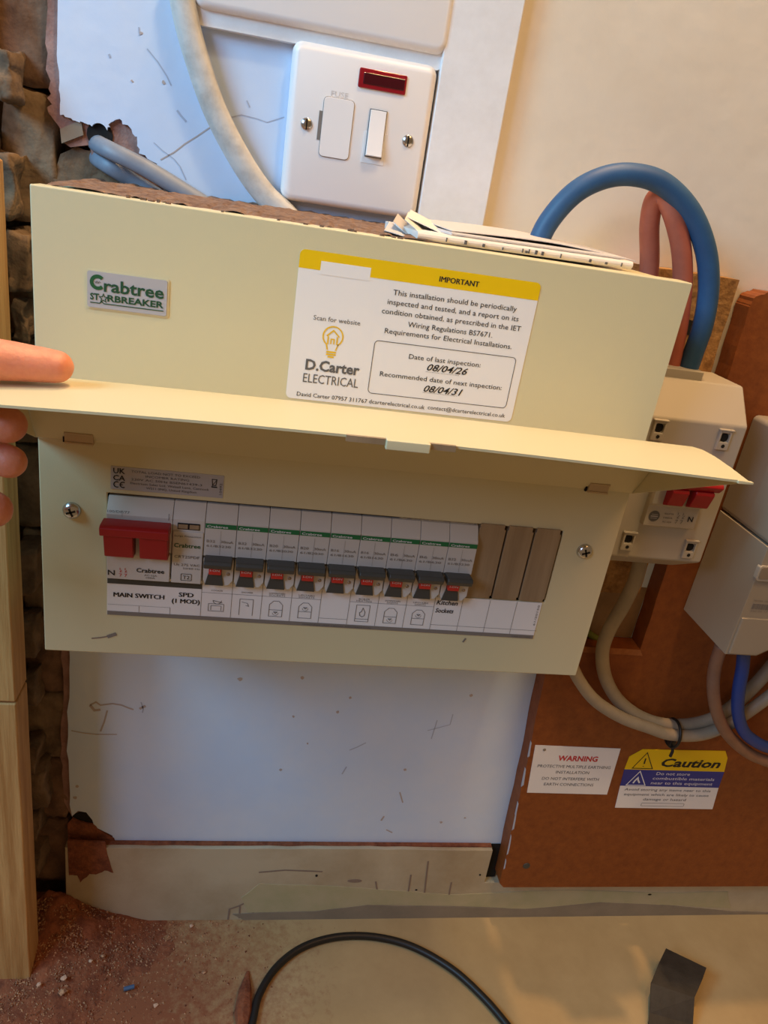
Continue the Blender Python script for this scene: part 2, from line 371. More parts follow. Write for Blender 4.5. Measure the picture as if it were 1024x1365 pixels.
# dust run below the drilled hole
MB().prism_y(jag(px([(90,1098),(96,1090),(110,1096),(124,1098),(135,1108),(152,1117),(158,1132)], YW), .0006, 3)+px([(92,1132)], YW), YW-.0006, YW+.001).build('dust_run', 'dust_red', wall)
MB().prism_y(jag(px([(90,1120),(140,1122),(143,1140),(151,1163)], SK), .0004, 3)+jag(px([(151,1163),(140,1160),(128,1166),(120,1164),(107,1176),(104,1166),(92,1166)], SK), .0007, 3), SK-.0005, SK+.001).build('dust_run', 'dust_red', sk)

# timber stud at the left
st = thing('timber_stud', (-.09, .06, ZT), 'sawn softwood post at the left edge, standing on the worktop', 'post')
zc = at(20,938,.047).z
MB().box(-.15, -.033, .047, .073, ZT+.0005, zc-.0006).build('lower_length', 'timber', st, bevel=.0012)
MB().box(-.15, -.0332, .0472, .073, zc+.0010, .006).build('upper_length', 'timber', st, bevel=.0012)

# ================================================================== consumer unit
W, H = .3393, .2591
cu = thing('consumer_unit', (W/2, .06, -H), 'cream metal consumer unit with breakers and raised front flap, hung on wall', 'consumer unit')
xm = .036; PT = .0178
MB().prism_y([(0,-H),(W,-H),(W,0),(0,0)], 0, .0016, [[(xm-.0005,-.2040),(xm+15*PT+.0005,-.2040),(xm+15*PT+.0005,-.1532),(xm-.0005,-.1532)]]).build('front_cover', 'cream_metal', cu, bevel=.0009)
rim = MB().box(0,W,.001,.013,-.0013,0).box(0,W,.001,.013,-H,-H+.0013).box(0,.0013,.001,.013,-H,0).box(W-.0013,W,.001,.013,-H,0)
rim.build('cover_rim', 'cream_metal', cu)
MB().prism_y([(.003,-H+.003),(W-.003,-H+.003),(W-.003,-.0015),(.003,-.0015)], .0135, YW).build('enclosure', 'cream_metal', cu)
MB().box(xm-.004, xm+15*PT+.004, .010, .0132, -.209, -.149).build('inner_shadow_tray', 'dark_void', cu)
# dust on the top
b = MB(); nx, ny = 70, 8
for i in range(nx+1):
    for j in range(ny+1):
        x = .004+(.20-.004)*i/nx; y = .009+(YW-.010)*j/ny
        b.v.append(Vector((x, y, (.0001 if j else -.0012)+.0012*max(0, noise.noise(Vector((x*90,y*60,2)))+.55)+.0012*random.random())))
b.f = [(i*(ny+1)+j, (i+1)*(ny+1)+j, (i+1)*(ny+1)+j+1, i*(ny+1)+j+1) for i in range(nx) for j in range(ny)]
tag(b.build('top_dust', 'dust_brown', cu), kind='stuff')
for i in range(16):
    x = random.uniform(.02,.18); rough_block('dust_lump', x, x+random.uniform(.001,.003), .002, .005, -.0002, random.uniform(.0006,.0016), 'dust_brown', cu, .0004, i)

# flap: curved lid standing out from the hinge line, with a tapering cheek at each end
def flap_sec(x):
    t = (x+.001)/.342; bow = .0034*math.sin(PI*min(max(t,0),1))*(1-.35*t)
    s = [(-.0005,-.1235),(-.006,-.1160),(-.012,-.1060),(-.0175,-.0975),(-.023,-.0905),(-.029,-.0852),(-.036,-.0812),(-.044,-.0785),(-.054,-.0768),(-.066,-.0762),(-.080,-.0764),(-.097,-.0772)]
    return [(y, zz+bow*(-y/.097)) for y, zz in s]
fx0, fx1, nfx = -.0018, .3415, 36
b = MB(); sec0 = flap_sec(0); ns = len(sec0)
for side in (0, 1):
    for i in range(nfx+1):
        x = fx0+(fx1-fx0)*i/nfx
        for j, (y, zz) in enumerate(flap_sec(x)):
            b.v.append(Vector((x, y+(.0009*(1-j/ns) if side else 0), zz-(.0012 if side else 0))))
o1 = (nfx+1)*ns
for i in range(nfx):
    for j in range(ns-1):
        a = i*ns+j; b.f.append((a,a+1,a+ns+1,a+ns)); b.f.append((o1+a,o1+a+ns,o1+a+ns+1,o1+a+1))
    a = i*ns; b.f.append((a,a+ns,o1+a+ns,o1+a)); a = i*ns+ns-1; b.f.append((a,o1+a,o1+a+ns,a+ns))
for i in (0, nfx):
    for j in range(ns-1): a = i*ns+j; b.f.append((a,o1+a,o1+a+1,a+1))
flap = b.build('front_flap', 'cream_metal', cu, smooth=False)
for p in flap.data.polygons: p.use_smooth = True
es = flap.modifiers.new('es', 'EDGE_SPLIT'); es.split_angle = .7
for x0, x1 in ((fx0, fx0+.0012), (fx1-.0012, fx1)):
    s = flap_sec(x0); poly = [(y, zz-.0006) for y, zz in s]
    MB().prism_x(poly, x0, x1).build('flap_cheek', 'cream_metal', flap)
# small turned-out tip at the right front corner
MB().prism_y([(fx1-.006,-.0770),(fx1+.0022,-.0774),(fx1+.0022,-.0784),(fx1-.006,-.0786)], -.0978, -.0955).build('corner_tip', 'cream_metal', flap, bevel=.0003)
fe = flap_sec(.17)[-1]
b = MB().box(.1505, .1985, fe[0]-.0012, fe[0]+.0004, fe[1]-.0026, fe[1]+.0001)
b.build('finger_catch', 'blank_metal', flap)
MB().box(.1675, .187, fe[0]-.0030, fe[0]+.002, fe[1]-.0042, fe[1]+.0004).build('catch_tab', 'cream_metal', flap, bevel=.0006)
for xa, xb in ((.0142,.0288),(.3106,.3232)):
    g = MB().box(xa, xb, -.004, .0005, -.1252, -.1240).box(xa, xb, -.0045, .0005, -.1198, -.1186).box(xa, xb, -.0034, .0005, -.1246, -.1192)
    g.build('hinge_clip', 'clip_metal', flap, bevel=.0003)
    MB().box(xa-.0012, xa-.0002, -.0016, .0004, -.1252, -.119).build('hinge_slot', 'dark_void', flap)

# cover screws
for xs in (.0167, .3205):
    s = thing('tmp', (xs, 0, -.1655), 'x', 'x'); bpy.data.objects.remove(s)
    sc1 = MB().lathe((xs, 0, -.1655), (0,-1,0), [(.0050,0),(.0049,.0008),(.0042,.0020),(.0026,.0029),(.0008,.0032)], 24).build('cover_screw', 'chrome', cu, smooth=True)
    for a in (20, 110):
        d = Vector((math.cos(math.radians(a)), 0, math.sin(math.radians(a)))); c = Vector((xs, -.0029, -.1655)); n2 = Vector((-d.z,0,d.x))*.00055
        MB().add([c-d*.0026-n2, c+d*.0026-n2, c+d*.0026+n2, c-d*.0026+n2]+[q+Vector((0,-.0005,0)) for q in (c-d*.0026-n2, c+d*.0026-n2, c+d*.0026+n2, c-d*.0026+n2)],
                 [(0,1,2,3),(4,5,6,7),(0,1,5,4),(1,2,6,5),(2,3,7,6),(3,0,4,7)]).build('cross_slot', 'chrome_slot', sc1)
MB().strip(px([(122,851),(134,850),(146,848),(154,845)], -.0002), .0009, -.0002).build('scratch', 'mark_brown', cu)
MB().strip(px([(143,849),(155,845)], -.0003), .0022, -.0003).build('scratch', 'ink_soft', cu)
MB().strip(px([(617,856),(621,851)], -.0003), .0012, -.0003).build('scratch', 'ink_soft', cu)

# maker's badge
bd = MB().prism_y(rrect(.0250,.0646,-.0537,-.0347,.0012), -.0005, 0).build('badge', 'cream_metal', cu)
MB().prism_y(rrect(.0257,.0637,-.0529,-.0354,.001), -.0009, -.0004).build('badge_plate', 'label_grey', bd)
YB = -.0011
MB().strip(arc(.0306,-.0405,.00285,42,318,20), .0017, YB).build('big_initial', 'ink_green', bd)
MB().strip([(.0292,-.0402),(.0298,-.0410),(.0302,-.0400),(.0308,-.0409),(.0313,-.0401),(.0320,-.0405)], .0003, YB).build('crab_mark', 'ink_grey', bd)
text('rabtree', .0335, .0622, -.0444, .0057, YB, 'ink_dark_green', bd, bold=.022)
text('ST', .0270, .0313, -.0490, .0030, YB, 'ink_dark_green', bd, bold=.03)
text('RBREAKER', .0352, .0622, -.0490, .0030, YB, 'ink_dark_green', bd, bold=.03)
star = []
for i in range(11):
    a = math.radians(90+36*i); r = .0021 if i % 2 == 0 else .0009; star.append((.0333+r*math.cos(a), -.0479+r*math.sin(a)))
MB().strip(star, .00045, YB).build('star', 'ink_dark_green', bd)
MB().strip([(.0270,-.0505),(.0315,-.0505),(.0325,-.0496),(.0335,-.0505),(.0622,-.0505)], .00045, YB).build('underline', 'ink_dark_green', bd)

# periodic inspection label
LX0, LX1, LZ0, LZ1 = .1272, .2548, -.0882, -.0112
il = MB().prism_y(rrect(LX0, LX1, LZ0, LZ1, .0028), -.0003, 0).build('inspection_label', 'label_white', cu)
YL = -.0005
band = rrect(LX0, LX1, -.0240, LZ1, .0028)
band = [(x, max(zz, -.0203)) for x, zz in band]
MB().prism_y(band, -.0004, -.0002).build('yellow_band', 'label_yellow', il)
MB().prism_y([(.1382,-.0222),(.1638,-.0222),(.1638,-.0157),(.1382,-.0157)], -.00045, -.0002).build('blank_square', 'label_white', il)
def st_text(s, c0, c1, cap, m='ink', **k):      # crop pixels of the label -> plane of the cover
    a = at(380+c0[0]/2.844, 320+c0[1]/2.844, 0); b2 = at(380+c1[0]/2.844, 320+c1[1]/2.844, 0)
    return text(s, a.x, b2.x, (a.z+b2.z)/2, cap, YL, m, il, **k)
st_text('IMPORTANT', (583,158), (733,176), .0027, fat=.00022)
st_text('This installation should be periodically', (408,212), (877,266), .0027)
st_text('inspected and tested, and a report on its', (387,246), (884,304), .0027)
st_text('condition obtained, as prescribed in the IET', (365,282), (893,340), .0027)
st_text('Wiring Regulations BS7671.', (464,332), (785,366), .0027)
st_text('Requirements for Electrical Installations.', (376,357), (858,408), .0027)
st_text('Date of last inspection:', (468,452), (740,479), .0026)
st_text('Recommended date of next inspection:', (358,518), (820,564), .0026)
st_text('08/04/26', (536,496), (690,508), .0036, shear=.35, bold=.012)
st_text('08/04/31', (524,573), (670,590), .0036, shear=.35, bold=.012)
st_text('Scan for website', (107,303), (284,321), .0024, 'ink_grey')
st_text('D.Carter', (76,488), (280,512), .0054, 'ink_grey', bold=.03)
st_text('ELECTRICAL', (67,536), (275,560), .0048, 'ink_grey')
st_text('David Carter 07957 311767', (44,588), (310,618), .0022)
st_text('dcarterelectrical.co.uk', (317,618), (528,640), .0022)
st_text('contact@dcarterelectrical.co.uk', (540,640), (832,672), .0022)
def spx(c): p = at(380+c[0]/2.844, 320+c[1]/2.844, 0); return (p.x, p.z)
fa, fb = spx((328,385)), spx((845,635))
fr = rrect(.1710, .2500, -.0805, -.0518, .0022); MB().strip(fr+fr[:1], .0003, YL).build('dates_frame', 'ink', il)
for c0, c1 in (((533,500),(662,512)), ((522,578),(655,590))):
    (xa, za), (xb, zb) = spx(c0), spx(c1); b = MB(); n = 22
    for i in range(n): x = xa+(xb-xa)*i/n; b.strip([(x,(za+zb)/2),(x+.0003,(za+zb)/2)], .0003, YL)
    b.build('dotted_line', 'ink', il)
bx, bz = .1486, -.0527
MB().strip(arc(bx, bz, .0052, -55, 235, 26)+[(bx-.0022,bz-.0072)], .0007, YL).build('bulb_outline', 'ink_yellow', il)
MB().strip(arc(bx, bz, .0052, -55, -54, 1)+[(bx+.0022,bz-.0072)], .0007, YL).build('bulb_outline', 'ink_yellow', il)
MB().strip([(bx-.0034,bz),(bx,bz+.0032),(bx+.0034,bz)], .0007, YL).strip([(bx-.0024,bz),(bx-.0024,bz-.0042)], .0007, YL).strip([(bx+.0024,bz),(bx+.0024,bz-.0042)], .0007, YL).strip([(bx-.0008,bz-.004),(bx-.0008,bz-.0014),(bx+.0008,bz-.0014),(bx+.0008,bz-.004)], .0006, YL).build('house_mark', 'ink_yellow', il)
for i, ww in enumerate((.0026,.0026,.0016)):
    MB().strip([(bx-ww,bz-.0082-i*.0013),(bx+ww,bz-.0082-i*.0013)], .0009, YL).build('bulb_cap', 'ink_yellow', il)

# rating label under the flap
rl = MB().prism_y(rrect(.0372,.0978,-.1504,-.1368,.0004), -.0003, 0).build('rating_label', 'label_grey', cu)
YR = -.0005
text('UK', .0385, .0448, -.1408, .0030, YR, 'ink', rl, bold=.02); text('CA', .0385, .0448, -.1449, .0030, YR, 'ink', rl, bold=.02)
for cx in (.0405, .0438): MB().strip(arc(cx,-.1474,.0016,60,300,10), .0006, YR).build('mark_arc', 'ink', rl)
MB().strip([(.0425,-.1474),(.0436,-.1474)], .0005, YR).build('mark_bar', 'ink', rl)
for i, (s, a, b2) in enumerate((('TOTAL LOAD NOT TO EXCEED', .0480,.0848), ('INCOMER RATING', .0556,.0790), ('230V AC 50Hz BSEN61439-3', .0480,.0860), ('Electrium Sales Ltd, Walsall Lane, Cannock', .0476,.0900), ('WS11 0NQ, United Kingdom', .0560,.0832))):
    text(s, a, b2, -.1396-i*.0023, .0013, YR, 'ink_grey', rl)
MB().strip([(.0914,-.1394),(.0940,-.1394),(.0936,-.1430),(.0918,-.1430),(.0914,-.1394)], .0004, YR).strip([(.0912,-.1440),(.0944,-.1440)], .0007, YR).strip([(.0914,-.1436),(.0942,-.1392)], .0003, YR).build('bin_mark', 'ink', rl)
text('10492', .0968, .0, 0, .0013, YR, 'ink_grey', rl) if False else text('10492', .0970, .1040, -.1484, .0013, YR, 'ink_grey', rl, vertical=True)

# ---- devices
YN = -.006
def nose(x0, x1, name, parent, top=-.1545, bot=-.2035, yb=YN):
    prof = [(.0095,top),(.0005,top),(yb,top-.0085),(yb,bot+.019),(yb+.0025,bot+.017),(yb+.0025,bot),(.0095,bot)]
    return MB().prism_x(prof, x0+.00012, x1-.00012).build(name, 'device_grey', parent, bevel=.00025, seg=1)
# main switch (two modules)
ms = nose(xm, xm+2*PT, 'main_switch', cu)
yf = YN-.0003
MB().box(xm+.0005, xm+2*PT-.0005, YN-.0006, YN+.003, -.2033, -.1855).build('lower_face', 'device_grey', ms, bevel=.0003, seg=1)
leg = [(YN,-.1680),(-.0170,-.1680),(-.0175,-.1720),(-.0140,-.1850),(-.0120,-.1862),(YN,-.1866)]
MB().prism_x(leg, xm+.0006, xm+.0160).prism_x(leg, xm+.0194, xm+.0345).prism_x([(YN-.002,-.1645),(-.0180,-.1640),(-.0205,-.1652),(-.0195,-.1702),(YN-.002,-.1708)], xm-.0010, xm+.0352).build('red_toggle', 'red_plastic', ms, bevel=.0006)
MB().box(xm+.0162, xm+.0192, -.0085, YN, -.1872, -.1712).build('centre_rib', 'device_grey', ms, bevel=.0004)
text('100/DP/77', xm+.0008, xm+.0125, -.1618, .0014, yf, 'ink_grey', ms)
yf2 = YN-.0009
text('N', xm+.0012, xm+.0050, -.2008, .0032, yf2, 'ink', ms, bold=.01)
for dx in (.0078, .0106):
    MB().strip([(xm+dx,-.1958),(xm+dx,-.1972)], .0003, yf2).strip([(xm+dx+.0008,-.1972),(xm+dx,-.1984),(xm+dx+.0011,-.1984)], .0003, yf2).strip([(xm+dx-.0006,-.1996),(xm+dx+.0008,-.1996),(xm+dx,-.2014)], .0003, yf2).build('contact_symbol', 'ink_red', ms)
text('Crabtree', xm+.0168, xm+.0322, -.1978, .0026, yf2, 'ink', ms, bold=.02)
text('AC-22A', xm+.0212, xm+.0282, -.2000, .0010, yf2, 'ink_grey', ms); text('100A', xm+.0222, xm+.0272, -.2016, .0010, yf2, 'ink_grey', ms)
MB().strip([(xm+.0085,-.1600),(xm+.0085,-.1640)], .00015, yf).strip([(xm+.0335,-.1600),(xm+.0335,-.164)], .0003, yf).build('moulding_line', 'ink_grey', ms)
# surge protection device (one module)
x0 = xm+2*PT
spd = nose(x0, x0+PT, 'surge_device', cu)
MB().box(x0+.0005, x0+PT-.0005, YN-.0006, YN+.003, -.2033, -.1700).build('lower_face', 'device_grey', spd, bevel=.0003, seg=1)
MB().box(x0+.0028, x0+.0150, YN-.0004, YN+.001, -.1688, -.1650).build('terminal_window', 'dark_void', spd)
for dx in (.0032, .0094): MB().box(x0+dx, x0+dx+.0052, YN-.0007, YN, -.1682, -.1656).build('window_flag', 'blank_metal', spd)
text('Crabtree', x0+.0014, x0+.0160, -.1800, .0025, yf2, 'ink_green', spd, bold=.015)
text('Surge Protection', x0+.0014, x0+.0160, -.1733, .0010, yf2, 'ink_grey', spd)
text('CRT2SPDF', x0+.0018, x0+.0158, -.1868, .0017, yf2, 'ink_grey', spd); text('Uc 275 VAC', x0+.0018, x0+.0162, -.1918, .0015, yf2, 'ink_grey', spd); text('50/60 Hz', x0+.0068, x0+.0164, -.1938, .0010, yf2, 'ink_grey', spd)
text('T2', x0+.0070, x0+.0108, -.2003, .0022, yf2, 'ink', spd); fr = rrect(x0+.0060,x0+.0118,-.2012,-.1970,.0002); MB().strip(fr+fr[:1], .0003, yf2).build('symbol_frame', 'ink', spd)
# nine breakers
ratings = ['B32','B32','B20','B20','B16','B16','B6','B6','B32']
def breaker_parts(x0, p):
    MB().box(x0+.0003, x0+PT-.0003, YN-.0003, YN+.001, -.1668, -.1640).build('green_stripe', 'stripe_green', p)
    MB().prism_y([(x0+.0003,-.1862),(x0+PT-.0003,-.1862),(x0+PT-.0003,-.1995),(x0+.0150,-.2030),(x0+.0120,-.2030),(x0+.0110,-.1975),(x0+.0110,-.1866),(x0+.0036,-.1866),(x0+.0036,-.1960),(x0+.0018,-.2030),(x0+.0006,-.2000)], YN-.0003, YN+.003).build('shoulder', 'device_grey', p)
    MB().box(x0+.0034, x0+.0112, -.0030, -.0004, -.2033, -.1850).build('toggle_slot', 'dark_void', p)
    MB().prism_x([(-.004,-.1842),(-.0150,-.1832),(-.0166,-.1850),(-.0150,-.1882),(-.004,-.1892)], x0+.0010, x0+PT-.0012).build('toggle', 'toggle_grey', p, bevel=.0006)
    MB().box(x0+.0038, x0+.0108, -.0098, -.002, -.1948, -.1880).build('red_window', 'red_window', p, bevel=.0003, seg=1)
    MB().prism_y([(x0+.0036,-.1950),(x0+.0110,-.1950),(x0+.0124,-.2030),(x0+.0018,-.2030)], -.0072, -.001).build('lower_bridge', 'toggle_grey', p)
    MB().lathe((x0+.0148, YN-.0003, -.1955), (0,-1,0), [(.0011,0),(.0011,.0002),(.0007,.0005)], 10).build('rivet', 'blank_metal', p)
    MB().strip([(x0+.0090,-.1680),(x0+.0090,-.1835)], .00012, yf).build('moulding_line', 'ink_soft', p)
for i in range(9):
    x0 = xm+(3+i)*PT
    br = nose(x0, x0+PT, 'circuit_breaker', cu); breaker_parts(x0, br)
    text('Crabtree', x0+.0012, x0+.0128, -.1662, .0014, yf-.0002, 'ink_white', br, bold=.01)
    text(ratings[i], x0+.0014, x0+.0060, -.1757, .0016, yf, 'ink_soft', br); text('30mA', x0+.0092, x0+.0162, -.1757, .0016, yf, 'ink_soft', br)
    text('61/'+ratings[i]+'30', x0+.0014, x0+.0150, -.1786, .0014, yf, 'ink_soft', br); text('I-ON', x0+.0046, x0+.0098, -.1924, .0013, -.0100, 'ink_white', br)
# three metal blanks
for i in range(3):
    x0 = xm+(12+i)*PT
    MB().prism_y([(x0+.0004,-.2030),(x0+PT-.0014,-.2030),(x0+PT-.0014,-.2012),(x0+PT-.0006,-.2012),(x0+PT-.0006,-.1552),(x0+PT-.0016,-.1552),(x0+PT-.0016,-.1522),(x0+.0010,-.1522),(x0+.0010,-.1552),(x0+.0004,-.1552)], -.0012, .009).build('blank_plate', 'blank_metal', cu, bevel=.0003, seg=1)
# circuit strip
ls = MB().box(xm-.0004, xm+15*PT-.0010, -.0004, 0, -.2312, -.2043).build('circuit_label_strip', 'label_white', cu)
YS = -.0006
MB().box(xm-.0002, xm+3*PT, -.0008, 0, -.2098, -.2064).build('dark_band', 'toggle_grey', ls)
MB().box(xm-.0002, xm+15*PT-.0012, -.0006, 0, -.2312, -.2286).build('grey_band', 'ink_soft', ls)
b = MB()
for i in list(range(3, 15)): b.strip([(xm+i*PT,-.2286),(xm+i*PT,-.2046)], .0002, YS)
b.strip([(xm+2*PT,-.2286),(xm+2*PT,-.2240)], .0002, YS).strip([(xm+PT,-.2286),(xm+PT,-.2240)], .0002, YS).strip([(xm,-.2240),(xm+2*PT,-.2240)], .00015, YS)
b.strip([(xm+7*PT,-.2250),(xm+8*PT,-.2250)], .0002, YS).strip([(xm+11*PT,-.2250),(xm+15*PT,-.2250)], .0002, YS).strip([(xm+3*PT,-.2120),(xm+7*PT,-.2120)], .0002, YS).strip([(xm+8*PT,-.2120),(xm+11*PT,-.2120)], .0002, YS)
b.build('divider_lines', 'ink_grey', ls)
text('MAIN SWITCH', xm+.0032, xm+.0318, -.2186, .0029, YS, 'ink', ls, fat=.00032)
text('SPD', xm+2*PT+.0046, xm+2*PT+.0130, -.2160, .0029, YS, 'ink', ls, fat=.00032); text('(1 MOD)', xm+2*PT+.0008, xm+2*PT+.0168, -.2204, .0029, YS, 'ink', ls, fat=.00032)
names = ['COOKER','SHOWER','DOWNSTAIRS SOCKETS','UPSTAIRS SOCKETS','','BOILER HEATING','DOWNSTAIRS LIGHTS','UPSTAIRS LIGHTS']
for i, nm in enumerate(names):
    if not nm: continue
    x = xm+(3+i)*PT; c = x+PT/2; z0 = -.2090; wd = nm.split()
    for k, q in enumerate(wd): text(q, c-.0048 if len(q) > 6 else c-.0034, c+.0048 if len(q) > 6 else c+.0034, z0-.0012-k*.0013-(0 if len(wd) > 1 else .0006), .0010, YS, 'ink_grey', ls)
    g = MB()
    if i == 0: g.strip([(c-.0045,-.2245),(c-.0045,-.2195),(c+.0045,-.2195),(c+.0045,-.2245),(c-.0045,-.2245)], .0003, YS).strip([(c-.003,-.2238),(c-.003,-.2208),(c+.003,-.2208),(c+.003,-.2238)], .0003, YS).strip([(c-.002,-.2172),(c+.0035,-.2185)], .0004, YS).strip(arc(c+.0005,-.2170,.0025,180,360,8), .0003, YS)
    elif i == 1: g.strip([(c-.0040,-.2262),(c-.0040,-.2150),(c+.0040,-.2150),(c+.0040,-.2262)], .0003, YS).strip([(c-.0028,-.2170),(c+.0006,-.2178),(c+.0014,-.2198),(c-.0004,-.2192)], .0003, YS)
    elif i == 5: g.strip([(c-.0042,-.2258),(c-.0042,-.2140),(c+.0042,-.2140),(c+.0042,-.2258),(c-.0042,-.2258)], .0003, YS).strip([(c-.0042,-.2240),(c+.0042,-.2240)], .0003, YS).strip([(c,-.2160),(c+.0016,-.2190),(c+.0014,-.2215),(c,-.2224),(c-.0014,-.2215),(c-.0018,-.2195),(c-.0006,-.2186),(c,-.2160)], .0004, YS)
    else:
        lo = i in (2, 6)
        g.strip([(c-.0040,-.2258),(c-.0040,-.2176),(c-.0016,-.2150),(c+.0016,-.2150),(c+.0040,-.2176),(c+.0040,-.2258),(c-.0040,-.2258)], .0003, YS).strip([(c-.0040,-.2212),(c+.0040,-.2212)], .0003, YS)
        zz = -.2236 if lo else -.2192
        g.strip([(c-.001,zz+.0010),(c+.001,zz+.0010),(c,zz),(c-.001,zz+.0010)], .0004, YS).strip(arc(c,zz+.0004,.0018,180,360,6), .0002, YS)
    g.build('pictogram', 'ink_grey', ls)
x = xm+11*PT
text('Kitchen', x+.0012, x+.0150, -.2100, .0030, YS, 'ink', ls, shear=.2, bold=.02); text('Sockets', x+.0014, x+.0132, -.2158, .0030, YS, 'ink', ls, shear=.2, bold=.02)
text('CONSUMER UNIT CIRCUIT IDENTIFICATION', xm+.115, xm+.158, -.2306, .0010, -.0008, 'ink_grey', ls); text('CRB 61/1000', xm+15*PT-.016, xm+15*PT-.003, -.2306, .0010, -.0008, 'ink_grey', ls)
text('61/20150', xm+15*PT-.0022, xm+15*PT+.0130, -.2212, .0012, YS, 'ink_grey', ls, vertical=True)

# ================================================================== fused spur above the unit
SX, SZ = .1155, .0065
fs = thing('fused_spur', (SX+.043, YW, SZ), 'white fused connection unit with red neon above the consumer unit', 'switch')
YF = .1072
pl = MB()
def rr_loft(b, levels):    # list of (inset, y) rounded squares
    loops = []
    for ins, y in levels:
        loops.append([(x, y, zz) for x, zz in rrect(SX+ins, SX+.086-ins, SZ+ins, SZ+.086-ins, max(.006-ins, .002), 5)])
    n = len(loops[0]); base = len(b.v)
    for l in loops: b.v += [Vector(p) for p in l]
    for k in range(len(loops)-1):
        for i in range(n): a = base+k*n+i; c = base+k*n+(i+1)%n; b.f.append((a,c,c+n,a+n))
    b.f.append(tuple(base+(len(loops)-1)*n+i for i in range(n))); b.f.append(tuple(base+i for i in range(n-1,-1,-1)))
rr_loft(pl, [(0,YW-.0003),(0,YF+.0045),(.0006,YF+.0022),(.0022,YF+.0006),(.0042,YF)])
pl.build('faceplate', 'white_plastic', fs, smooth=False).modifiers.new('es','EDGE_SPLIT').split_angle = .9
for p in bpy.data.objects['faceplate'].data.polygons: p.use_smooth = True
def fpx(cx, cy): p = at(330+cx/2.768, cy/2.768, YF); return p.x, p.z
# neon
(nx0, nz1), (nx1, nz0) = fpx(417,248), fpx(584,350)
nx0, nz1 = fpx(415,247); nx1 = fpx(592,275)[0]; nz0 = fpx(500,338)[1]
nb = MB().prism_y([(nx0,nz0),(nx1,nz0),(nx1,nz1),(nx0,nz1)], YF-.0012, YF+.002).build('neon_indicator', 'neon_red', fs, bevel=.0009)
MB().box(nx0+.0028, nx1-.0012, YF-.0016, YF-.0008, nz0+.0022, nz1-.0022).build('neon_core', 'neon_core', nb, bevel=.0004)
# fuse carrier
fxa = fpx(272,480)[0]; fxb = fpx(383,480)[0]; fza = fpx(320,583)[1]; fzb = fpx(330,362)[1]
MB().prism_y(rrect(fxa-.0003, fxb+.0003, fza-.0003, fzb+.0003, .0026), YF-.0002, YF+.002).build('carrier_gap', 'ink_soft', fs)
MB().prism_y(rrect(fxa, fxb, fza, fzb, .0024), YF-.0008, YF+.002).build('fuse_carrier', 'white_plastic', fs, bevel=.0003)
MB().box(fxa-.0022, fxa-.0002, YF-.0003, YF+.001, fza+.0085, fzb-.0080).build('carrier_slot', 'ink_soft', fs)
text('FUSE', fpx(308,355)[0], fpx(372,355)[0], fpx(340,356)[1]-.0004, .0028, YF-.0002, 'embossed', fs)
# rocker
rxa = fpx(443,500)[0]; rxb = fpx(502,500)[0]; rza = fpx(465,580)[1]; rzb = fpx(480,408)[1]
MB().prism_y([(rxa-.0022,rza-.0040),(rxb+.0024,rza-.0040),(rxb+.0024,rza+.0135),(rxa-.0022,rza+.0135)], YF-.0003, YF+.001).build('rocker_well', 'old_white', fs, bevel=.0002)
MB().box(rxa-.0004, rxb+.0004, YF-.0008, YF+.001, rza-.0004, rzb+.0004).build('rocker_gap', 'ink_grey', fs)
MB().prism_x([(YF+.001,rza),(YF+.001,rzb),(YF-.0012,rzb),(YF-.0020,(rza+rzb)/2),(YF-.0042,rza+.0004)], rxa, rxb).build('rocker_switch', 'white_plastic', fs, bevel=.0003)
for c in ((218,458),(592,521)):
    x, zz = fpx(*c)
    s1 = MB().lathe((x, YF+.0004, zz), (0,-1,0), [(.0036,0),(.0036,.0006),(.0029,.0013),(.0012,.0017)], 20).build('faceplate_screw', 'chrome', fs, smooth=True)
    MB().box(x-.0004, x+.0004, YF-.0016, YF-.0006, zz-.0030, zz+.0030).build('screw_slot', 'chrome_slot', s1)

# white double plate above
zb = .0985
wb = thing('double_faceplate', (.132, YW, zb), 'white double faceplate on the wall at the top edge above the fused spur', 'faceplate')
pl = MB()
loops = [[(x, y, zz) for x, zz in rrect(.0582+ins, .2052-ins, zb+ins, .1850-ins, max(.007-ins, .002), 5)] for ins, y in ((0,YW-.0058),(0,YF+.0045),(.0006,YF+.0022),(.0022,YF+.0006),(.0042,YF))]
n = len(loops[0])
for l in loops: pl.v += [Vector(p) for p in l]
for k in range(4):
    for i in range(n): a_ = k*n+i; c_ = k*n+(i+1)%n; pl.f.append((a_,c_,c_+n,a_+n))
pl.f += [tuple(4*n+i for i in range(n)), tuple(i for i in range(n-1,-1,-1))]
q = pl.build('plate', 'white_plastic', wb, smooth=True); q.modifiers.new('es','EDGE_SPLIT').split_angle = .9
MB().prism_y(rrect(.0592, .2042, .0905, .1840, .004), YW-.006, YW).build('mounting_frame', 'old_white', wb, bevel=.0008)
# trunking
tk = thing('trunking', (.2254, YW, .0), 'white painted flat trunking running up the wall beside the fused spur', 'trunking')
MB().prism_z([(.2028,YW),(.2028,.1090),(.2465,.1090),(.2465,YW)], -.004, .60).build('trunking_lid', 'old_white', tk, bevel=.0010)

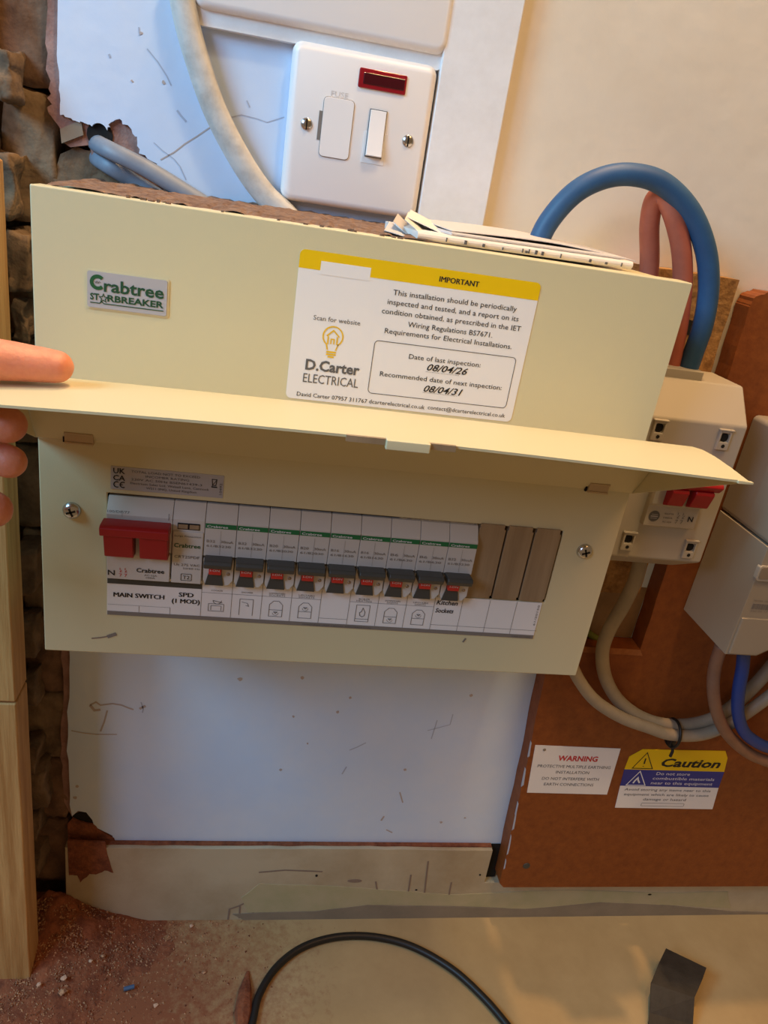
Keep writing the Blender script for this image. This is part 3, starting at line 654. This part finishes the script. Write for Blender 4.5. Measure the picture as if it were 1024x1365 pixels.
# ================================================================== cables
def cable(name, pts, r, m, label, cat='cable', group=None, flat=None, n=14):
    o = MB().tube(spline(pts, 10), r, n, flat).build(name, m, smooth=True); return tag(o, label, cat, group)
cable('flat_cable', [at(238,-40,.110),at(247,20,.110),at(263,80,.110),at(288,150,.110),at(322,215,.110),at(352,258,.110),at(385,290,.109),at(430,345,.108)], .0072, 'cable_white', 'thick paint-smeared white cable curving down behind the fused spur', flat=.62)
cable('grey_cable', [at(124,180,.138),at(128,190,.122),at(146,200,.107),at(190,222,.104),at(240,252,.104),at(290,285,.104),at(340,330,.104)], .0052, 'cable_grey', 'upper of two grey cables coming out of the hole in the plaster', flat=.7)
cable('grey_cable', [at(124,204,.138),at(128,210,.124),at(146,222,.112),at(180,243,.1135),at(220,268,.1135),at(260,300,.1135),at(300,340,.1135)], .0048, 'cable_grey', 'lower of two grey cables coming out of the hole in the plaster', flat=.7)
bt = [at(700,380,.075),at(712,340,.075),at(730,298,.075),at(765,258,.074),at(805,237,.073),at(845,233,.072),at(885,246,.072),at(920,282,.072),at(940,330,.072),at(945,380,.073),at(938,430,.074),at(924,472,.075),at(914,502,.076)]
cable('meter_tail', bt, .0066, 'cable_blue', 'thick blue cable arching from the consumer unit into the isolator', n=18)
rt = [at(862,400,.088),at(866,350,.088),at(866,300,.086),at(872,268,.083),at(884,262,.079),at(897,285,.076),at(908,330,.075),at(910,380,.076),at(905,430,.078),at(898,468,.079),at(892,500,.08)]
cable('meter_tail', rt, .0062, 'cable_brown', 'thick red-brown cable looping up behind the blue one', n=18)

# boards on the wall at the right
pa = MB().prism_y(jag([(.3380,.0),(.36,.0005),(.4312,.0005)], .0004, 6)+jag([(.4312,.0005),(.4318,-.12),(.4315,-.2495)], .0005, 10)+[(.3380,-.2495)], .104, YW).build('chipboard_panel', 'chipboard')
tag(pa, 'narrow raw chipboard panel on the wall behind the isolator', 'board')
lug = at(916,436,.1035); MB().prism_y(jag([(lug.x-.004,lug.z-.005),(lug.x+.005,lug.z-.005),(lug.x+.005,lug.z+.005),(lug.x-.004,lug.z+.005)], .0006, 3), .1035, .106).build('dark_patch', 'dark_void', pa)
YBd = .100
bpts = [(.3815,-.574),(.3865,-.5795),(.80,-.5795),(.80,-.004)]+jag([(.452,-.0045),(.4435,-.009),(.4425,-.016),(.4445,-.10),(.4455,-.20),(.4462,-.2995)], .0006, 6)+[(.366,-.2995)]+jag([(.3665,-.30),(.375,-.43),(.3815,-.574)], .0004, 8)
bbd = MB().prism_y(bpts, YBd, YW-.0004).build('backboard', 'hardboard')
tag(bbd, 'large reddish-brown hardboard panel behind the meter box and warning labels', 'board')
MB().prism_y([(.372,-.2998),(.446,-.2998),(.450,-.3055),(.372,-.3052)], YBd-.0004, YBd+.001).build('raw_edge', 'board_edge', bbd)
for za, zb2 in ((-.40,-.418),(-.43,-.452),(-.47,-.505),(-.51,-.536),(-.541,-.555)):
    xa = .3665+.0145*(-za-.30)/.26; xb = .3665+.0145*(-zb2-.30)/.26
    MB().prism_y(jag([(xa+.0004,za),(xa+.0016,za-.002),(xb+.0020,zb2+.002),(xb+.0006,zb2)], .0003, 3), YBd-.0004, YBd+.001).build('paint_smear', 'mark_grey', bbd)
MB().prism_y([(.358,-.2990),(.4455,-.2990),(.4455,-.2500),(.358,-.2500)], YW-.0008, YW).build('notch_shade_patch', 'notch_shade', wall)  # painted shade: brown sheet darkening the wall inside the board notch
p = at(702,1154,YBd); MB().lathe((p.x,YBd,p.z), (0,-1,0), [(.0036,0),(.0034,.0006),(.0010,.0009)], 14).build('board_screw', 'toggle_grey', bbd)

# isolator switch
iso = thing('isolator_switch', (.398,.09,-.215), 'grey two-pole isolator box with red levers behind the right end of the flap', 'switch')
IX0, IX1 = .3560, .4335
MB().prism_x([(.1039,-.2120),(.0740,-.2060),(.0450,-.1885),(.0450,-.0868),(.0640,-.0640),(.1039,-.0640)], IX0, IX1).build('case', 'grey_plastic', iso, bevel=.0015)
MB().box(.3640, .4030, .0650, .0870, -.0650, -.0578).build('cable_clamp', 'grey_plastic', iso, bevel=.001)
YI = .0450
for u, v in ((880,574),(967,587),(839,722),(921,733)):
    p = at(u, v, YI-.002); lx, lz = p.x, p.z
    lg = MB().prism_y([(lx-.0050,lz-.0072),(lx+.0040,lz-.0072),(lx+.0040,lz+.0062),(lx-.0050,lz+.0062)], YI-.0020, YI+.002, [[(lx-.0034,lz-.0016),(lx+.0026,lz-.0016),(lx+.0026,lz+.0046),(lx-.0034,lz+.0046)]]).build('screw_lug', 'grey_plastic', iso, bevel=.0006)
    MB().box(lx-.0058, lx+.0048, YI-.0026, YI, lz+.0060, lz+.0074).build('lug_lip', 'grey_plastic', lg, bevel=.0005)
    MB().lathe((lx-.0003, YI+.0003, lz+.0014), (0,-1,0), [(.0031,0),(.0031,.0006)], 12).build('lug_hole', 'dark_void', lg)
    MB().lathe((lx-.0003, YI-.0019, lz-.0042), (0,-1,0), [(.0013,0),(.0013,.0003)], 8).build('lug_hole', 'dark_void', lg)
a = at(857,700,YI-.005); b2 = at(927,703,YI-.005)
sx0, sx1 = a.x, at(925,705,YI-.005).x
sz0 = at(880,703,YI-.005).z
sw = MB().prism_x([(YI+.001,sz0),(YI-.005,sz0+.0006),(YI-.005,sz0+.016),(YI-.008,sz0+.018),(YI-.008,sz0+.040),(YI+.001,sz0+.040)], sx0, sx1).build('switch_module', 'grey_plastic', iso, bevel=.0005)
ww = sx1-sx0
MB().prism_x([(YI-.007,sz0+.0320),(YI-.015,sz0+.0320),(YI-.016,sz0+.0300),(YI-.0125,sz0+.0195),(YI-.007,sz0+.0175)], sx0+ww*.20, sx0+ww*.52).build('red_lever', 'red_plastic', sw, bevel=.0008)
MB().prism_x([(YI-.007,sz0+.0320),(YI-.015,sz0+.0320),(YI-.016,sz0+.0300),(YI-.0125,sz0+.0195),(YI-.007,sz0+.0175)], sx0+ww*.64, sx0+ww*1.0).build('red_lever', 'red_plastic', sw, bevel=.0008)
MB().prism_x([(YI-.007,sz0+.0385),(YI-.016,sz0+.0385),(YI-.0175,sz0+.0360),(YI-.014,sz0+.0318),(YI-.007,sz0+.0318)], sx0+ww*.08, sx0+ww*1.10).build('lever_bar', 'red_plastic', sw, bevel=.0008)
yt = YI-.0054
MB().lathe((sx0+ww*.16, YI-.005, sz0+.0080), (0,-1,0), [(.0040,0),(.0040,.0002)], 20).build('maker_roundel', 'ink_grey', sw)
text('MK', sx0+ww*.10, sx0+ww*.22, sz0+.0070, .0018, yt, 'label_grey', sw, bold=.02) if False else MB().strip([(sx0+ww*.09,sz0+.0080),(sx0+ww*.23,sz0+.0080)], .0008, yt).strip([(sx0+ww*.10,sz0+.0094),(sx0+ww*.22,sz0+.0094)], .0004, yt).strip([(sx0+ww*.10,sz0+.0066),(sx0+ww*.22,sz0+.0066)], .0004, yt).build('roundel_lines', 'label_grey', sw)
for i, q in enumerate(('WYLEX 100A', 'AC-22A', 'BSEN 60947')): text(('ISOLATOR', '100A', 'AC-22A')[i], sx0+ww*.34, sx0+ww*.52, sz0+.0100-i*.0030, .0012, yt, 'ink_grey', sw)
for dx in (.60, .70): MB().strip([(sx0+ww*dx,sz0+.0122),(sx0+ww*dx,sz0+.0104)], .0003, yt).strip([(sx0+ww*(dx+.04),sz0+.0104),(sx0+ww*dx,sz0+.0082),(sx0+ww*(dx+.04),sz0+.0082)], .0003, yt).strip([(sx0+ww*(dx-.02),sz0+.0066),(sx0+ww*(dx+.03),sz0+.0066),(sx0+ww*dx,sz0+.0040)], .0003, yt).build('contact_symbol', 'ink_grey', sw)
text('N', sx0+ww*.82, sx0+ww*.92, sz0+.0062, .0036, yt, 'ink', sw, bold=.02)

# meter / service box at the right edge
mb = thing('meter_box', (.53,.07,-.258), 'grey-white meter box with a tapering lower cover at the right edge', 'meter')
MX0 = .4735; zs = -.1678; YM = .037
MB().prism_y(rrect(MX0+.0006, .60, zs+.0002, -.0900, .004), YM, YBd-.0004).build('upper_case', 'meter_grey', mb, bevel=.0020, seg=3)
MB().prism_y([(MX0,zs-.0002),(.60,zs-.0002),(.60,-.2200),(.5200,-.2440),(.4985,-.2580),(MX0-.0015,-.2580)], YM-.0015, YBd-.0004).build('lower_cover', 'meter_grey', mb, bevel=.0018)
MB().prism_y([(MX0+.0006,-.2255),(.60,-.2255),(.60,-.2180),(.5200,-.2420),(.4975,-.2565),(MX0+.0006,-.2565)], YM-.0030, YM).build('cover_step', 'meter_grey', mb, bevel=.0008)
p = at(1018,765,YM-.002)
MB().prism_y(rrect(p.x-.0050, p.x+.012, p.z-.0055, p.z+.0065, .0022), YM-.0030, YM+.001).build('thumb_slot', 'grey_plastic', mb, bevel=.0006)
MB().prism_y(rrect(p.x-.0038, p.x+.011, p.z-.0036, p.z+.0056, .0016), YM-.0034, YM).build('slot_recess', 'stain_grey', mb)
p = at(1002,812,YM-.002); 
text('METER TERMINAL', p.x-.0006, p.x+.020, p.z+.0064, .0012, YM-.0018, 'ink_soft', mb)
b = MB()
for i in range(26): b.box(p.x+i*.0008, p.x+i*.0008+random.choice((.0002,.0004,.0005)), YM-.0018, YM-.001, p.z, p.z+.0045)
b.build('barcode', 'ink_soft', mb); text('S20 09 17 482', p.x, p.x+.02, p.z-.0022, .0011, YM-.0018, 'ink_soft', mb)

# cables below the isolator and meter
cable('grey_tail', [at(856,735,.088),at(848,770,.088),at(832,805,.089),at(812,840,.09),at(803,870,.09),at(808,905,.091),at(826,935,.091),at(855,956,.091),at(890,966,.091),at(930,964,.092),at(965,950,.092),at(1000,920,.092),at(1035,880,.092),at(1070,830,.092),(.64,.092,-.255),(.74,.091,-.235),(.795,.090,-.23),(.822,.100,-.23),(.86,.112,-.23)], .0056, 'cable_grey_warm', 'upper of two grey cables tied together below the isolator')
cable('grey_tail', [at(752,850,.092),at(760,880,.089),at(773,908,.086),at(795,935,.0835),at(830,957,.082),at(865,970,.0815),at(893,979,.0815),at(930,980,.082),at(965,969,.0825),at(1000,947,.083),at(1040,917,.083),at(1080,882,.083),(.66,.083,-.285),(.74,.083,-.27),(.800,.085,-.265),(.824,.100,-.265),(.86,.112,-.265)], .0052, 'cable_grey_warm', 'lower of two grey cables tied together below the isolator')
cable('brown_tail', [at(962,860,.074),at(953,890,.075),at(951,920,.071),at(956,950,.070),at(968,976,.071),at(990,998,.074),at(1015,1012,.077),at(1060,1025,.080),(.70,.082,-.425),(.75,.082,-.43),(.798,.086,-.43),(.822,.100,-.43),(.86,.112,-.43)], .0052, 'cable_tan', 'brown cable looping out of the bottom of the meter box')
cable('blue_tail', [at(992,862,.066),at(990,890,.068),at(985,920,.067),at(984,950,.068),at(992,975,.070),at(1010,990,.072),at(1030,997,.075),at(1070,1000,.075),(.70,.077,-.39),(.75,.080,-.395),(.798,.086,-.395),(.822,.100,-.395),(.86,.112,-.395)], .0052, 'cable_blue_deep', 'dark blue cable looping out of the bottom of the meter box')
cable('earth_wire', [at(770,830,.113),at(790,848,.113),at(815,858,.113),at(850,862,.114),at(885,850,.1145)], .0030, 'earth_green', 'thin green and yellow wire in the gap behind the boards', 'wire')
ct = thing('cable_tie', at(893,975,.085), 'black cable tie around the two grey cables below the isolator', 'cable tie')
c0 = at(893,965,.091); c1 = at(894,980,.091); mid = (c0+c1)/2
ring = [mid+Vector((.0006*math.cos(t), -.0045+.0118*math.sin(t), .0125*math.cos(t))) for t in [2*PI*i/28 for i in range(29)]]
MB().tube(ring, .0013, 6, cap=False).build('loop', 'cable_black', ct, smooth=True)
e = at(896,990,.082); MB().box(e.x-.0026, e.x+.0026, e.y-.0020, e.y+.0035, e.z-.0030, e.z+.0030).build('head', 'cable_black', ct, bevel=.0006)
MB().tube(spline([e, e+Vector((.001,-.003,-.006)), e+Vector((.000,-.004,-.012))], 5), .0013, 6).build('tail', 'cable_black', ct, smooth=True)

# labels on the hardboard
wl = thing('warning_label', at(765,1058,YBd), 'plain white label with red heading on the hardboard', 'label')
c = [at(u, v, YBd) for u, v in ((712,993),(826,998),(807,1060),(703,1054))]
wx0, wx1, wz1, wz0 = .3795, .4588, -.4046, -.4585
wpn = MB().prism_y([(wx0+.003,wz0),(wx1+.002,wz0-.0005),(wx1,wz1-.0005),(wx0-.002,wz1+.0005)], YBd-.0005, YBd).build('plate', 'label_white', wl)
yq = YBd-.0007; cxm = (wx0+wx1)/2
text('WARNING', cxm-.0170, cxm+.0210, -.4203, .0056, yq, 'ink_red', wl, bold=.03)
for i, (s, hw) in enumerate((('PROTECTIVE MULTIPLE EARTHING', .0350), ('INSTALLATION', .0160), ('DO NOT INTERFERE WITH', .0275), ('EARTH CONNECTIONS', .0240))):
    text(s, cxm-hw+.001, cxm+hw+.001, -.4285-i*.0066-(.0010 if i > 1 else 0), .0032, yq, 'ink_grey', wl)
MB().lathe((wx0+.0075, YBd-.0005, wz1-.004), (0,-1,0), [(.0015,0),(.0012,.0006)], 10).build('pin', 'stain_grey', wl)
cl = thing('caution_label', at(890,1078,YBd), 'yellow, blue and white caution label on the hardboard', 'label')
kx0, kx1, kz1, kz0 = .4705, .5735, -.4040, -.4748
MB().prism_y([(kx0+.003,kz0),(kx1+.001,kz0),(kx1-.002,-.4480),(kx0+.0005,-.4480)], YBd-.0005, YBd).build('white_field', 'label_white', cl)
MB().prism_y([(kx0+.0005,-.4480),(kx1-.002,-.4480),(kx1-.003,-.4285),(kx0-.001,-.4285)], YBd-.0005, YBd).build('blue_field', 'label_blue', cl)
MB().prism_y([(kx0-.001,-.4285),(kx1-.003,-.4285),(kx1-.0055,-.4120),(kx1-.0105,kz1),(kx0+.010,kz1-.001),(kx0-.0005,-.4140)], YBd-.0005, YBd).build('yellow_field', 'label_yellow', cl)
tx = kx0+.0165
MB().strip([(tx-.0105,-.4268),(tx+.0095,-.4268),(tx-.001,-.4085),(tx-.0105,-.4268)], .0008, yq).strip([(tx-.0006,-.4150),(tx-.0004,-.4215)], .0014, yq).strip([(tx-.0004,-.4240),(tx-.0004,-.4246)], .0014, yq).build('warning_triangle', 'ink', cl)
tx = kx0+.0150
MB().strip([(tx-.0092,-.4468),(tx+.0098,-.4468),(tx,-.4302),(tx-.0092,-.4468)], .0009, yq).strip([(tx-.003,-.4445),(tx-.002,-.4415),(tx,-.4380),(tx+.0012,-.4410),(tx+.0034,-.4440)], .0016, yq).build('flame_triangle', 'ink_white', cl)
text('Caution', kx0+.0330, kx0+.0930, -.4238, .0090, yq, 'ink', cl, bold=.03, shear=.18)
for i, (s, a, b2) in enumerate((('Do not store', .032,.066), ('combustible materials', .030,.093), ('near to this equipment', .030,.093))): text(s, kx0+a, kx0+b2, -.4340-i*.0056, .0034, yq, 'ink_white', cl)
for i, (s, a, b2) in enumerate((('Avoid storing any items near to this', .006,.094), ('equipment which are likely to cause', .007,.094), ('damage or hazard', .028,.072))): text(s, kx0+a, kx0+b2, -.4534-i*.0058, .0030, yq, 'ink_grey', cl)
fr = rrect(kx0+.028, kx0+.072, -.4718, -.4682, .001); MB().strip(fr+fr[:1], .0004, yq).build('small_frame', 'ink_soft', cl)

# ================================================================== leaflets lying on the unit
def leaf(name, pts_front, depth, th, m, label, dirv=(0.05,1,0), parts=()):
    t = None; n = len(pts_front); b = MB(); d = V(dirv).normalized()*depth
    F = [V(p) for p in pts_front]
    vs = F+[p+d for p in F]+[p+Vector((0,0,th)) for p in F]+[p+d+Vector((0,0,th)) for p in F]
    fs = []
    for i in range(n-1):
        fs += [(i,i+1,n+i+1,n+i),(2*n+i,3*n+i,3*n+i+1,2*n+i+1),(i,2*n+i,2*n+i+1,i+1),(n+i,n+i+1,3*n+i+1,3*n+i)]
    fs += [(0,n,3*n,2*n),(n-1,3*n-1,4*n-1,2*n-1)]
    b.add(vs, fs); return b
bk = thing('folded_booklet', (.26,.05,0), 'thick folded white booklet lying on top of the consumer unit', 'booklet')
L0 = Vector((.1870,.010,.0006)); R0 = Vector((.3170,.030,.0008)); dr = (R0-L0).normalized(); nrm = Vector((-dr.y, dr.x, 0))
def roll(L, R, z, r, dep, name, m, par):
    prof = [(dep,-r),(r*.6,-r)]+[(r-r*math.sin(math.radians(a))-r*.0, -r*math.cos(math.radians(a))) for a in (30,60,90,120,150)]+[(r*.6,r),(dep,r)]
    b = MB(); n = len(prof)
    for q in (L, R):
        for d, h in prof: b.v.append(q+nrm*d+Vector((0,0,z+r+h)))
    b.f = [tuple(range(n)), tuple(range(2*n-1,n-1,-1))]+[(i,i+1,i+1+n,i+n) for i in range(n-1)]+[(n-1,0,n,2*n-1)]
    return b.build(name, m, par)
roll(L0, R0, -.0002, .0021, .062, 'lower_fold', 'paper', bk)
roll(L0+dr*.02+nrm*.004, R0+nrm*.004-dr*.004, .0042, .0007, .06, 'upper_fold', 'paper_grey', bk)
for t in (.20,.28,.37,.46,.475,.49,.52,.55,.78,.86,.94,.12,.64):
    q = L0+(R0-L0)*t; g = MB(); hh = random.uniform(.0012,.0024)
    for i in range(random.choice((1,1,2))): g.box(q.x+i*.0008, q.x+i*.0008+.0006, q.y-.0003, q.y+.0006, .0014, .0014+hh)
    g.build('edge_print', 'ink_grey', bk)
lf = MB(); n = 24
for side in (0, 1):
    for i in range(n+1):
        t = i/n; fpt = L0+dr*(.022+t*.118)+nrm*(.010+.006*math.sin(t*3))+Vector((0,0,.0058+.0012*math.sin(t*PI)-.0042*max(0,t-.55)**1.2*1.2))
        for dpt, dz in ((0,0),(.03,.0010),(.058,.0018)): lf.v.append(fpt+nrm*dpt+Vector((0,0,dz+side*.0004)))
k3 = (n+1)*3
for i in range(n):
    for j in range(2): a = i*3+j; lf.f += [(a,a+1,a+4,a+3),(k3+a,k3+a+3,k3+a+4,k3+a+1)]
    lf.f += [(i*3,(i+1)*3,k3+(i+1)*3,k3+i*3),(i*3+2,k3+i*3+2,k3+(i+1)*3+2,(i+1)*3+2)]
lf.f += [(0,k3,k3+1,1),(1,k3+1,k3+2,2),(n*3,n*3+1,k3+n*3+1,k3+n*3),(n*3+1,n*3+2,k3+n*3+2,k3+n*3+1)]
tag(lf.build('leaflet', 'paper_grey'), 'thin warped leaflet lying on top of the folded booklet', 'leaflet')
pg = thing('loose_sheets', (.185,.03,0), 'fanned loose sheet corners at the left end of the folded booklet', 'paper')
for i, (x0, x1, y0, zt, m) in enumerate(((.1845,.200,.016,.0115,'paper'),(.1795,.190,.022,.0095,'paper_grey'),(.188,.222,.030,.0125,'paper'),(.174,.186,.012,.0050,'paper_grey'))):
    a = Vector((x1-.006,y0,.0008)); MB().add([a, a+Vector((.012,.045,.0)), Vector((x0+.004,y0+.045,zt)), Vector((x0-.004,y0+.004,zt-.003)), a+Vector((0,0,.0004)), a+Vector((.012,.045,.0004)), Vector((x0+.004,y0+.045,zt+.0004)), Vector((x0-.004,y0+.004,zt-.0026))],
        [(0,1,2,3),(4,7,6,5),(0,4,5,1),(1,5,6,2),(2,6,7,3),(3,7,4,0)]).build('sheet', m, pg)

# ================================================================== on the worktop
def wz(x, y): return ZT
lp = [atz(u, v, ZT+.0035) for u, v in ((322,1420),(336,1365),(346,1325),(370,1288),(405,1262),(450,1249),(500,1249),(550,1262),(600,1290),(640,1325),(675,1365),(705,1410))]
tag(MB().tube(spline(lp, 10), .0034, 12).build('black_cable', 'cable_black', smooth=True), 'black cable lying in a loop on the worktop', 'cable')
# bent black strip
s0 = atz(868,1312,ZT+.012); s1 = atz(925,1336,ZT+.012); 
ra = [atz(862,1385,ZT+.001), atz(866,1350,ZT+.008), atz(868,1310,ZT+.020), atz(878,1285,ZT+.024), atz(888,1264,ZT+.026)]
rb = [atz(925,1400,ZT+.001), atz(924,1366,ZT+.008), atz(926,1330,ZT+.020), atz(936,1307,ZT+.024), atz(942,1290,ZT+.026)]
b = MB(); n = len(ra)
for off in (0, .0014):
    for A, Bq in zip(ra, rb): b.v += [A+Vector((0,0,-off)), Bq+Vector((0,0,-off))]
for i in range(n-1):
    a = 2*i; b.f += [(a,a+1,a+3,a+2),(2*n+a,2*n+a+2,2*n+a+3,2*n+a+1),(a,a+2,2*n+a+2,2*n+a),(a+1,2*n+a+1,2*n+a+3,a+3)]
b.f += [(0,2*n,2*n+1,1),(2*n-2,2*n-1,4*n-1,4*n-2)]
tag(b.build('black_strip', 'rubber_black'), 'bent black strip lifting off the worktop at the lower right', 'strip')
# brick dust heap and crumbs
def heap(x, y):
    d1 = math.hypot((x+.030)/.085, (y-.105)/.105); d2 = math.hypot((x+.06)/.12, (y+.02)/.10)
    h = .040*max(0, 1-d1)**1.35+.007*max(0, 1-d2)
    h += .003*math.exp(-((x-.02)/.06)**2-((y-.09)/.04)**2)
    return h
b = MB(); nx, ny = 90, 70; X0, X1, Y0, Y1 = -.14, .14, -.10, SK+.001
for i in range(nx+1):
    for j in range(ny+1):
        x = X0+(X1-X0)*i/nx; y = Y0+(Y1-Y0)*j/ny; h = heap(x, y)
        q = noise.noise(Vector((x*60,y*60,0)))*.5+noise.noise(Vector((x*190,y*190,3)))*.35
        h = h*(1+.35*q)+.0009*q-.0012
        b.v.append(Vector((x, y, ZT+max(h, -.0008))))
b.f = [(i*(ny+1)+j, (i+1)*(ny+1)+j, (i+1)*(ny+1)+j+1, i*(ny+1)+j+1) for i in range(nx) for j in range(ny)]
tag(b.build('brick_dust_heap', 'dust_red', smooth=True), 'heap of red brick dust piled in the corner against the post', 'dust', kind='stuff')
b = MB()
for i in range(9000):
    t = random.random(); x = -.09+abs(random.gauss(0,.085)); y = SK-.002-abs(random.gauss(.02,.06))
    if x > .30: continue
    s = random.choice((.0004,.0005,.0006,.0009,.0013))*random.uniform(.7,1.2); z0 = ZT+max(heap(x,y)-.0012,0)
    a = random.uniform(0,6.28); q = [(x+s*math.cos(a+k*2.09), y+s*math.sin(a+k*2.09), z0) for k in range(3)]+[(x,y,z0+s*1.1)]
    b.add(q, [(0,2,1),(0,1,3),(1,2,3),(2,0,3)])
tag(b.build('brick_crumbs', 'dust_crumb'), 'scatter of fine brick crumbs spread over the worktop', 'dust', kind='stuff')
chips = [(85,1304,.0026,'dust_pale','pale pebble on the dust close to the foot of the post'),(52,1312,.0022,'dust_pale','small pale chip just below the foot of the post'),(121,1281,.0018,'dust_pale','tiny pale chip in the middle of the dust heap'),(255,1234,.0020,'dust_pale','pale chip lying near the skirting board'),
         (208,1340,.0022,'dust_pale','pale chip at the edge of the dust below the blue offcut'),(137,1274,.0018,'dust_crumb','small brown chip high on the dust heap'),(84,1322,.0034,'dust_crumb','brown crumb of brick low on the dust heap'),(272,1296,.0022,'dust_crumb','dark brick crumb lying out on the clear worktop')]
for i, (u, v, r, m, lb) in enumerate(chips):
    p0 = atz(u, v, ZT); p = atz(u, v, ZT+max(0, heap(p0.x, p0.y))*.9+r*.3)
    bm = bmesh.new(); bmesh.ops.create_icosphere(bm, subdivisions=1, radius=r); cb = MB(); jr = random.Random(i)
    cb.v = [p+Vector((v.co.x*jr.uniform(.7,1.5), v.co.y*jr.uniform(.6,1.2), v.co.z*jr.uniform(.5,.8))) for v in bm.verts]; bm.verts.index_update(); cb.f = [tuple(v.index for v in f.verts) for f in bm.faces]; bm.free()
    q = cb.build('brick_chip', m); tag(q, lb, 'brick chip', 'loose brick chips')
p = atz(172,1317,ZT+.003); bc = MB().tube([p+Vector((-.0042,-.001,0)), p+Vector((.0042,.001,.0004))], .0018, 10).build('plastic_offcut', 'blue_chip'); tag(bc, 'small grey-blue plastic offcut lying on the brick dust', 'offcut')
p = atz(325,1330,ZT+.004); 
b = MB(); prof = [(0,-.030,.004),(.0,-.012,.0075),(.001,.008,.0055),(.0028,.026,.0012)]
for dx, dy, wd in prof:
    for k in range(8): a = 2*PI*k/8; b.v.append(Vector((p.x+dx+wd*math.cos(a), p.y+dy, ZT+.0002+max(0, wd*.9*(math.sin(a)*.7+.6)))))
for i in range(3):
    for k in range(8): a = i*8+k; c2 = i*8+(k+1)%8; b.f.append((a,c2,c2+8,a+8))
b.f += [tuple(range(7,-1,-1)), tuple(range(24,32))]
tag(b.build('brick_shard', 'dust_red'), 'long pointed brick shard lying beside the black cable', 'brick shard')

# ================================================================== hand
def capsule_chain(bm, pts, rad):
    for (a, ra_), (b_, rb_) in zip(zip(pts, rad), zip(pts[1:], rad[1:])):
        a, b_ = V(a), V(b_); steps = max(2, int((b_-a).length/.0022))
        for i in range(steps+1):
            t = i/steps; m = Matrix.Translation(a.lerp(b_, t)) @ Matrix.Scale(ra_+(rb_-ra_)*t, 4)
            bmesh.ops.create_icosphere(bm, subdivisions=2, radius=1, matrix=m)
HO = Vector((-.06,-.075,-.13))
bm = bmesh.new()
thumb = [(-.070,-.100,-.118),(-.046,-.090,-.092),(-.022,-.079,-.0715),(-.006,-.073,-.0655),(.010,-.069,-.0664),(.0272,-.066,-.0674)]
capsule_chain(bm, thumb, [.0140,.0118,.0094,.0100,.0088,.0074])
fingers = [
 ([(-.078,-.064,-.108),(-.046,-.052,-.098),(-.018,-.052,-.0965),(.0038,-.058,-.0985)], [.0108,.0102,.0100,.0088]),
 ([(-.084,-.064,-.130),(-.048,-.046,-.120),(-.016,-.046,-.1165),(.0030,-.055,-.1175)], [.0108,.0100,.0092,.0080]),
 ([(-.088,-.066,-.151),(-.054,-.046,-.145),(-.022,-.047,-.140),(-.0045,-.057,-.1415)], [.0108,.0102,.0098,.0090]),
 ([(-.092,-.070,-.169),(-.064,-.054,-.169),(-.036,-.056,-.168),(-.021,-.066,-.169)], [.0095,.0088,.0080,.0070])]
for p, r in fingers: capsule_chain(bm, p, r)
for a, b2 in zip(fingers, fingers[1:]): capsule_chain(bm, [a[0][0], b2[0][0]], [.0115,.0115])
wr = Vector((-.165,-.100,-.150))
for p, r in fingers: capsule_chain(bm, [p[0], V(p[0]).lerp(wr,.5)+Vector((0,.004,0)), wr], [.0112,.0135,.019])
capsule_chain(bm, [thumb[0], (-.115,-.100,-.138), wr], [.0155,.0190,.0200])
capsule_chain(bm, [wr, (-.24,-.125,-.165)], [.0225,.0260]); 
me = bpy.data.meshes.new('person'); bmesh.ops.translate(bm, verts=bm.verts, vec=-HO); bm.to_mesh(me); bm.free()
ho_ = bpy.data.objects.new('person', me); C.objects.link(ho_); ho_.location = HO+Vector((0,0,ZO)); me.materials.append(MATS['skin'])
rm = ho_.modifiers.new('remesh', 'REMESH'); rm.mode = 'VOXEL'; rm.voxel_size = .0014; rm.use_smooth_shade = True
sm = ho_.modifiers.new('smooth', 'SMOOTH'); sm.factor = .5; sm.iterations = 6
dg = bpy.context.evaluated_depsgraph_get(); nm = bpy.data.meshes.new_from_object(ho_.evaluated_get(dg)); ho_.modifiers.clear(); ho_.data = nm
for p in nm.polygons: p.use_smooth = True
if not nm.materials: nm.materials.append(MATS['skin'])
ho_['_o'] = tuple(HO)
tag(ho_, "person's bare hand at left pinching the raised flap, thumb on top", 'person')
b = MB(); tip = Vector((.0262,-.066,-.0609)); dirt = Vector((.9,.2,-.12)).normalized(); sd = Vector((.2,-.95,0)).normalized()
for i in range(7):
    for j in range(7):
        u = -1+2*i/6; v = -1+2*j/6; wdt = .0056*(1-.25*max(0,u)**2); b.v.append(tip+dirt*(u*.0062-.002)+sd*(v*wdt)+Vector((0,0,-.0026*v*v-.0012*max(0,u)**2)))
b.f = [(i*7+j,(i+1)*7+j,(i+1)*7+j+1,i*7+j+1) for i in range(6) for j in range(6)]
nl = b.build('thumbnail', 'nail', ho_, smooth=True); so = nl.modifiers.new('s','SOLIDIFY'); so.thickness = .0006

for o in bpy.data.objects:
    if '_o' in o: del o['_o']
